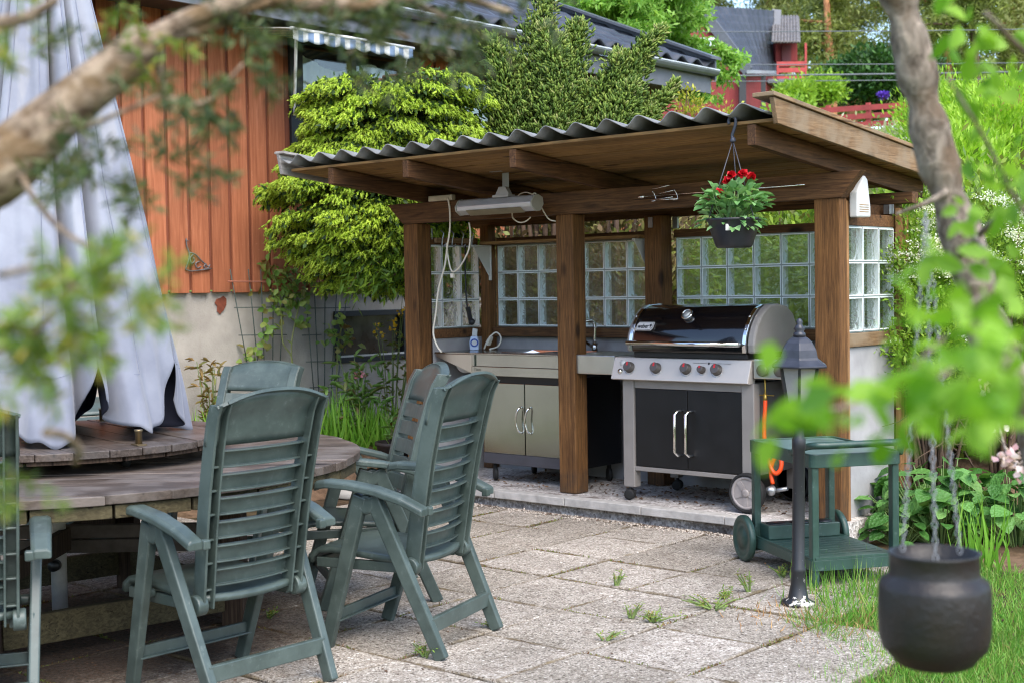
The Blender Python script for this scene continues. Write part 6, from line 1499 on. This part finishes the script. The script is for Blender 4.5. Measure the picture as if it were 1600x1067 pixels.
# --- foreground lawn at the right, weeds in the joints
LAWN = leafmat('lawn_blade', [(76,128,42), (100,152,56), (126,172,72), (150,150,88)], .4)
def lawn():
    n = 85000; P = np.stack([rng.uniform(2.5,5.6,n), rng.uniform(-4.2,-.2,n), np.zeros(n)], 1)
    edge = 2.92+.12*np.sin(P[:,1]*5)+.10*np.sin(P[:,1]*13+1); edge = np.where(P[:,1] > -2.25, np.interp(P[:,1], [-2.25,-1.7,-1.2,-.6], [2.9,2.74,2.70,2.78]), edge+.12*(P[:,1] < -2.3))
    edge = np.where(P[:,1] < -1.8, np.interp(P[:,1], [-4,-2.7,-2.2,-1.8], [3.45,3.4,3.2,2.85])+.06*np.sin(P[:,1]*11), edge)
    k = (P[:,0] > edge+rng.normal(size=n)*.05); P = P[k]; n = len(P)
    cl = np.sin(P[:,0]*7+1)*np.sin(P[:,1]*6)+rng.normal(size=n)*.4; keep = cl > -.95; P = P[keep]; n = len(P); P[:,2] = G0-.045
    hgt_ = rng.uniform(.05,.12,n)*(1+.5*(np.abs(P[:,0]-2.75) < .2)); D = nrm(np.array([0,0,1.])+rng.normal(size=(n,3))*np.array([.5,.5,0])); V, F = leaves(P, D, rdir(n), hgt_*.8, .005, 'blade')
    tag(npmesh('lawn_grass', V, F, LAWN), 'short green lawn grass at the lower right', 'grass', kind='stuff')
lawn()
tuft('long grass clump behind the foot of the garden lamp', tuple(onz(1318,930,G0))[:2], 200, .20, .28, LAWN, .006, lean=.8, z0=G0-.03)
tuft('tall grass clump against the trolley shelf', tuple(onz(1345,905,G0))[:2], 70, .20, .22, LAWN, .006, lean=.6, z0=G0-.03)
tuft('bright upright blades right of the broad leaved plant', tuple(onz(1535,880,G0))[:2], 40, .42, .12, BLD, .02, 'iris_tuft', 'plant', lean=.4, z0=G0-.04)
DRY = leafmat('dry_grass', [(176,140,96), (150,112,76), (196,164,118)], .3)
tuft('dry straw coloured grass around the lamp foot', tuple(onz(1275,962,G0))[:2], 260, .07, .34, DRY, .006, lean=1.6, z0=G0-.01)
tuft('dry grass edge between the paving and the lawn', tuple(onz(1345,985,G0))[:2], 260, .06, .40, DRY, .006, lean=1.8, z0=G0-.02)
WEED = leafmat('joint_weed', [(104,140,56), (136,164,72), (168,120,80)], .35)
for (u, v, n, h, s, lab) in ((962,915,16,.09,.05,'small upright weed in the paving joint at the centre'), (985,965,14,.08,.06,'bent weed in a joint in front of the centre weed'), (1020,970,40,.05,.13,'creeping weed along a paving joint'), (1115,950,40,.05,.14,'reddish creeping weed at the crossing of two joints'), (1172,925,26,.13,.06,'tall weed in the joint left of the lamp'), (1135,935,30,.06,.1,'yellowish weed in the joint left of the tall weed'), (665,1025,22,.06,.06,'weed by the rear foot of the angled chair'), (770,978,14,.04,.05,'tiny weed at the other rear foot of the angled chair'), (1225,900,26,.08,.08,'weed between the trolley wheel and the lamp'), (945,1000,18,.04,.07,'tiny creeping weed near the front joint crossing'), (1280,800,30,.12,.08,'yellow green weed at the foot of the right post'), (420,965,14,.05,.06,'small weed beside the table leg')):
    c = onz(u, v, G0); leafy_stems('weed', lab, 'weed', (c[0], c[1]), max(4, n//4), h*.75, s*1.2, WEED, .014, .006, 5, z0=G0)
# moss and tiny weeds rooted along the joints of the paving
def joint_moss():
    P = []
    for k in range(150):
        along = rng.random() < .5; i = rng.integers(-6,3); j = rng.integers(-8,4); L = rng.uniform(.08,.40); n = int(L*150)
        x0_, y0_ = 2.34+P_*i, -1.725+P_*j; t = rng.random(n)*L
        q = np.stack([x0_+(t if along else rng.normal(size=n)*.006), y0_+(rng.normal(size=n)*.006 if along else t), np.full(n, G0-.006)], 1); P.append(q)
    P = np.concatenate(P); k = (P[:,1] < -.3) & (P[:,0] < 3.2); P = P[k]; n = len(P)
    V, F = leaves(P, nrm(rdir(n)+np.array([0,0,.7])), rdir(n), rng.uniform(.008,.020,n), .006, 'leaf')
    tag(npmesh('joint_moss', V, F, leafmat('moss_leaf', [(92,104,48), (120,136,60), (132,88,58), (86,74,50)], .25)), 'moss and tiny red and green weeds rooted in the paving joints', 'moss', kind='stuff')
joint_moss()
# pebbles and litter along the kerb
def pebbles():
    n = 800; x = rng.uniform(-1.4,2.0,n); y = -.235-np.abs(rng.normal(size=n))*.05; P = np.stack([x, y, np.full(n, G0+.002)], 1); r = rng.uniform(.003,.009,n)
    V, F = spindles(P-np.array([0,0,.0]), rdir(n)*np.array([1,1,.3]), r*2.2, r*1.8, 4); tag(npmesh('white_gravel', V, F, flat('white_pebble', (190,178,164), .85, var=.2)), 'scattered white gravel along the foot of the kerb', 'gravel', kind='stuff')
    n = 2600; x = np.concatenate([rng.uniform(-1.5,2.0,1500), rng.normal(.5,.9,1100)]); y = np.concatenate([-.22-np.abs(rng.normal(size=1500))*.035, rng.normal(-3.8,.8,1100)]); P = np.stack([x, y, np.full(n, G0+.003)], 1)
    V, F = leaves(P, rdir(n)*np.array([1,1,.1]), nrm(np.array([0,0,1.])+rdir(n)*.4), rng.uniform(.008,.022,n), .008, 'quad'); tag(npmesh('leaf_litter', V, F, leafmat('litter', [(78,54,38), (112,80,54), (60,42,30)], .1)), 'brown leaf litter under the table and along the kerb', 'litter', kind='stuff')
    n = 420; P = np.stack([rng.uniform(-.75,1.7,n), rng.uniform(.05,.72,n), np.full(n, .004)], 1); V, F = leaves(P, rdir(n)*np.array([1,1,.2]), nrm(np.array([0,0,1.])+rdir(n)*.6), rng.uniform(.01,.035,n), .016, 'leaf'); tag(npmesh('dry_leaves', V, F, leafmat('dry_leaf', [(92,66,46), (130,98,70), (70,52,40)], .1)), 'dry leaves blown under the sink cabinet and the grill', 'leaves', kind='stuff')
pebbles()
# planter and stones by the left post
pp = ground_under(622,-1.85); pt = thing('planter_pot', 'empty brown plastic planter standing left of the shelter post', 'planter', (pp[0], pp[1], hgt(pp[0], pp[1])+.0))
m = MB(); m.lathe([(0,0), (.13,0), (.165,.20), (.178,.205), (.178,.23), (.16,.23), (.15,.19), (0,.18)], 30); m.build('pot', flat('dark_brown_pot', (44,38,36), .6, var=.2), pt)
for (u, x, r, lab) in ((585,-1.7,.16,'flat grey border stone in front of the planter'), (545,-1.6,.13,'pale border stone near the table edge')):
    c = ground_under(u, x); m = MB(); m.lathe([(0,0), (r,.01), (r*1.02,.05), (r*.8,.075), (0,.08)], 11); o = m.build('border_stone', STONE, None, .01); o.location = (c[0], c[1], G0-.03); o.scale = (1.3,.9,1); tag(o, lab, 'stone')

# ------------------------------------------------------------------ near branches
NEARB = barkmat('near_grey_bark', (72,62,52), (168,154,138), 34, (1,1,.6), (104,86,68))
NEARL = leafmat('near_apple_leaf', [(96,146,34), (124,170,46), (150,192,66), (84,132,36)], .5, .45)
at_ = thing('apple_tree', 'near tree with a lichen grey trunk and bright green leaves at the right', 'tree', (5.15,-4.45,G0)); AO = np.array([5.15,-4.45,G0])
tp = [(4.86,-4.55,G0-.05)]+[tuple(at(u, v, D)) for u, v, D in ((1640,760,2.45), (1560,560,2.42), (1512,400,2.4), (1462,240,2.38), (1432,110,2.36), (1402,-20,2.34), (1368,-160,2.32))]
m = MB(); tp[0] = (tp[1][0]+.06, tp[1][1]-.02, G0-.05); pts = smooth(tp, 7); n = len(pts); rr_ = [float(.037-.008*(i/n)+.003*math.sin(i*1.7)+.004*math.sin(i*.9+1)) for i in range(n)]
m.tube([p-AO for p in pts], rr_, 18); 
m.build('trunk', NEARB, at_, fix=False)
def near_branch(path, rad):
    m.tube([q-AO for q in smooth([at(u, v, D) for u, v, D in path], 7)], [float(x) for x in np.linspace(rad, rad*.35, 7*(len(path)-1)+1)], 8)
m = MB()
near_branch([(1640,560,1.5),(1500,520,1.35),(1400,600,1.2),(1300,640,1.1),(1215,640,1.05)], .003)
near_branch([(1700,420,1.7),(1600,330,1.6),(1540,220,1.5),(1480,120,1.45)], .004)
near_branch([(1700,700,1.5),(1600,600,1.3),(1530,560,1.2),(1450,600,1.15)], .004)
near_branch([(1500,400,2.35),(1560,340,2.0),(1640,300,1.8)], .006)
near_branch([(1480,300,2.36),(1446,318,2.36),(1400,335,2.38)], .007)
near_branch([(1480,330,2.3),(1560,420,1.6),(1480,500,1.3)], .004)
near_branch([(1700,160,1.7),(1610,90,1.6),(1540,20,1.5)], .006)
m.build('branch', NEARB, at_, fix=False)
def leafcl(cl, L0, Wk):
    P = []; Dv = []; Ls = []
    for (u, v, D, s, n) in cl:
        for _ in range(n):
            uu, vv = u+rng.normal()*s, v+rng.normal()*s*.75; P.append(at(uu, vv, D*(1+rng.normal()*.05))); Ls.append(L0*rng.uniform(.7,1.2))
    P = np.array(P); n = len(P); Ls = np.array(Ls); Dv = nrm(rdir(n)+RI*.0+np.array([0,0,-.25])); Nn = nrm(rdir(n)+np.array([0,0,.8])-FW*.4)
    return leaves(P, Dv, Nn, Ls, Ls*Wk, 'leaf')
cl = [(1285,640,.92,22,7), (1235,645,.92,14,4), (1205,530,.93,4,1), (1216,672,.92,8,3), (1305,665,.92,18,4), (1345,630,.95,12,2), (1400,650,1.0,24,5), (1415,440,1.1,18,3), (1460,480,1.1,26,5), (1520,590,.9,36,13), (1560,650,.9,32,11), (1480,570,.95,36,10), (1500,500,.95,34,8), (1570,540,.9,30,8), (1450,610,.92,26,5), (1390,695,1.0,8,2), (1560,480,1.3,36,13), (1590,560,1.25,30,9), (1480,650,1.15,26,7), (1440,545,1.2,26,6),
      (1540,130,1.5,22,8), (1520,60,1.5,24,7), (1590,60,1.6,26,8), (1560,270,1.55,26,8), (1575,200,1.6,26,8), (1530,330,1.5,26,8), (1595,330,1.6,26,8), (1590,420,1.5,26,8), (1500,20,1.5,22,5), (1585,140,1.6,24,7), (1540,400,1.45,24,7), (1475,410,1.4,18,4)]
V, F = leafcl(cl, .030, .66); npmesh('leaf', V-AO, F, NEARL, at_)
BLO = leafmat('apple_blossom', [(236,204,208), (244,228,228), (224,176,186)], .35, .6)
for (u, v, D, n) in ((1580,715,3.4,34), (1552,600,3.6,16), (1555,655,3.7,16), (1600,735,3.4,16), (1545,618,3.6,10)):
    c = at(u, v, D)-AO; P = c+rng.normal(size=(n,3))*.016; V, F = leaves(P, rdir(n), rdir(n), .022, .018, 'leaf'); npmesh('blossom', V, F, BLO, at_)
m = MB(); near_branch([(1700,740,3.3),(1620,725,3.35),(1580,718,3.4),(1560,660,3.6),(1548,600,3.65)], .006); m.build('blossom_twig', NEARB, at_, fix=False)

NEARB2 = barkmat('near_juniper_bark', (78,60,46), (184,164,140), 55, (1,.5,1), (120,96,66))
NDL = leafmat('near_needle', [(44,62,32), (64,84,42), (92,104,54), (84,74,50)], .2)
NDLY = leafmat('near_yellow_needle', [(92,124,44), (128,152,56), (66,92,44), (168,150,60)], .3)
jt = thing('old_juniper_tree', 'near conifer whose thick pale branch crosses the top left corner', 'tree', (4.0,-6.55,G0)); JO = np.array([4.0,-6.55,G0])
m = MB(); pth = [(4.0,-6.55,G0-.05), (4.05,-6.5,.6), (4.15,-6.40,1.15)]+[tuple(at(u, v, D)) for u, v, D in ((-110,340,1.48), (0,262,1.5), (100,172,1.52), (180,108,1.54), (235,62,1.56))]
pts = smooth(pth, 7); n = len(pts); m.tube([p-JO for p in pts], [float(x) for x in np.interp(np.arange(n)/n, [0,.4,.7,1], [.075,.050,.027,.023])], 16); m.build('trunk', NEARB2, jt, fix=False)
m = MB()
def nb2(path, r0, r1): m.tube([q-JO for q in smooth([at(u, v, D) for u, v, D in path], 7)], [float(x) for x in np.linspace(r0, r1, 7*(len(path)-1)+1)], 8)
tw_ = [([(235,62,1.56),(300,28,1.58),(380,0,1.6),(470,-40,1.62)],.013,.008), ([(240,60,1.56),(330,40,1.6),(420,6,1.65),(520,22,1.7),(640,60,1.75)],.009,.003), ([(235,66,1.56),(250,110,1.56),(258,150,1.57)],.008,.003), ([(90,210,1.5),(130,200,1.45),(180,180,1.42),(250,150,1.4)],.004,.002), ([(30,270,1.48),(60,320,1.4),(110,370,1.3),(180,400,1.25)],.004,.002), ([(-20,40,1.3),(40,28,1.3),(90,0,1.3)],.008,.004), ([(420,0,1.65),(560,10,1.7),(680,-10,1.75),(800,20,1.8)],.012,.004), ([(640,0,1.75),(700,30,1.78),(760,60,1.8)],.005,.002), ([(-60,560,1.05),(20,540,1.0),(80,500,.98)],.004,.002), ([(0,430,1.1),(80,420,1.05),(140,470,1.0),(200,440,1.0)],.003,.0015), ([(250,150,1.45),(320,160,1.5),(380,100,1.5)],.003,.0015)]
for p, a, b in tw_: nb2(p, a, b)
nb2([(70,675,1.2),(100,680,1.22),(124,700,1.24),(118,722,1.25)], .004, .0035)
m.build('branch', NEARB2, jt, fix=False)
def sprays(cl, L0, mat, name='needles', w=.0035, k=34):
    P = []; D = []
    for (u, v, D0, s, n) in cl:
        for _ in range(n):
            c = at(u+rng.normal()*s, v+rng.normal()*s*.7, D0*(1+rng.normal()*.03)); ax = nrm(rng.normal(size=3)+np.array([0,0,-.3])); 
            q = rng.random(k)[:,None]*.05; P.append(c+ax*q); D.append(nrm(ax*.8+rdir(k)*.9))
    P = np.concatenate(P)-JO; D = np.concatenate(D); n = len(P); V, F = leaves(P, D, rdir(n), rng.uniform(.6,1.1,n)*L0, w, 'quad'); npmesh(name, V, F, mat, jt)
sprays([(120,262,1.45,22,6), (75,285,1.42,18,4), (165,235,1.44,14,4), (200,300,1.4,18,4), (235,250,1.42,12,3), (300,150,1.5,18,4), (340,165,1.5,14,4), (345,195,1.5,10,3), (290,255,1.5,12,4), (380,120,1.55,16,3), (120,75,1.5,12,2), (40,90,1.4,10,2), (225,180,1.45,14,3), (60,210,1.45,16,2), (410,130,1.5,8,2), (370,75,1.5,14,3),
        (430,12,1.7,26,5), (520,22,1.72,24,5), (600,30,1.75,24,4), (660,20,1.76,26,6), (720,50,1.8,20,5), (470,30,1.7,18,2), (560,6,1.7,26,5), (585,85,1.75,12,3), (780,15,1.8,22,5), (640,85,1.75,12,4), (395,45,1.65,18,4), (745,88,1.8,12,4), (350,30,1.6,16,4), (860,15,2.0,14,2), (620,5,1.7,26,6), (560,95,1.72,10,2)], .022, NDL)
sprays([(120,440,1.0,22,6), (145,425,1.0,18,5), (40,540,.98,26,7), (20,500,.98,18,4), (100,475,1.0,16,4), (60,585,1.0,20,3), (195,450,1.0,14,3), (225,462,1.0,10,2), (15,30,1.25,18,3), (10,80,1.25,12,2), (5,610,1.0,12,2), (5,730,1.0,6,2), (245,55,1.5,10,2), (240,125,1.52,8,2), (115,535,1.0,18,3), (200,8,1.5,12,2), (60,85,1.3,8,1)], .020, NDLY, 'yellow_needles')
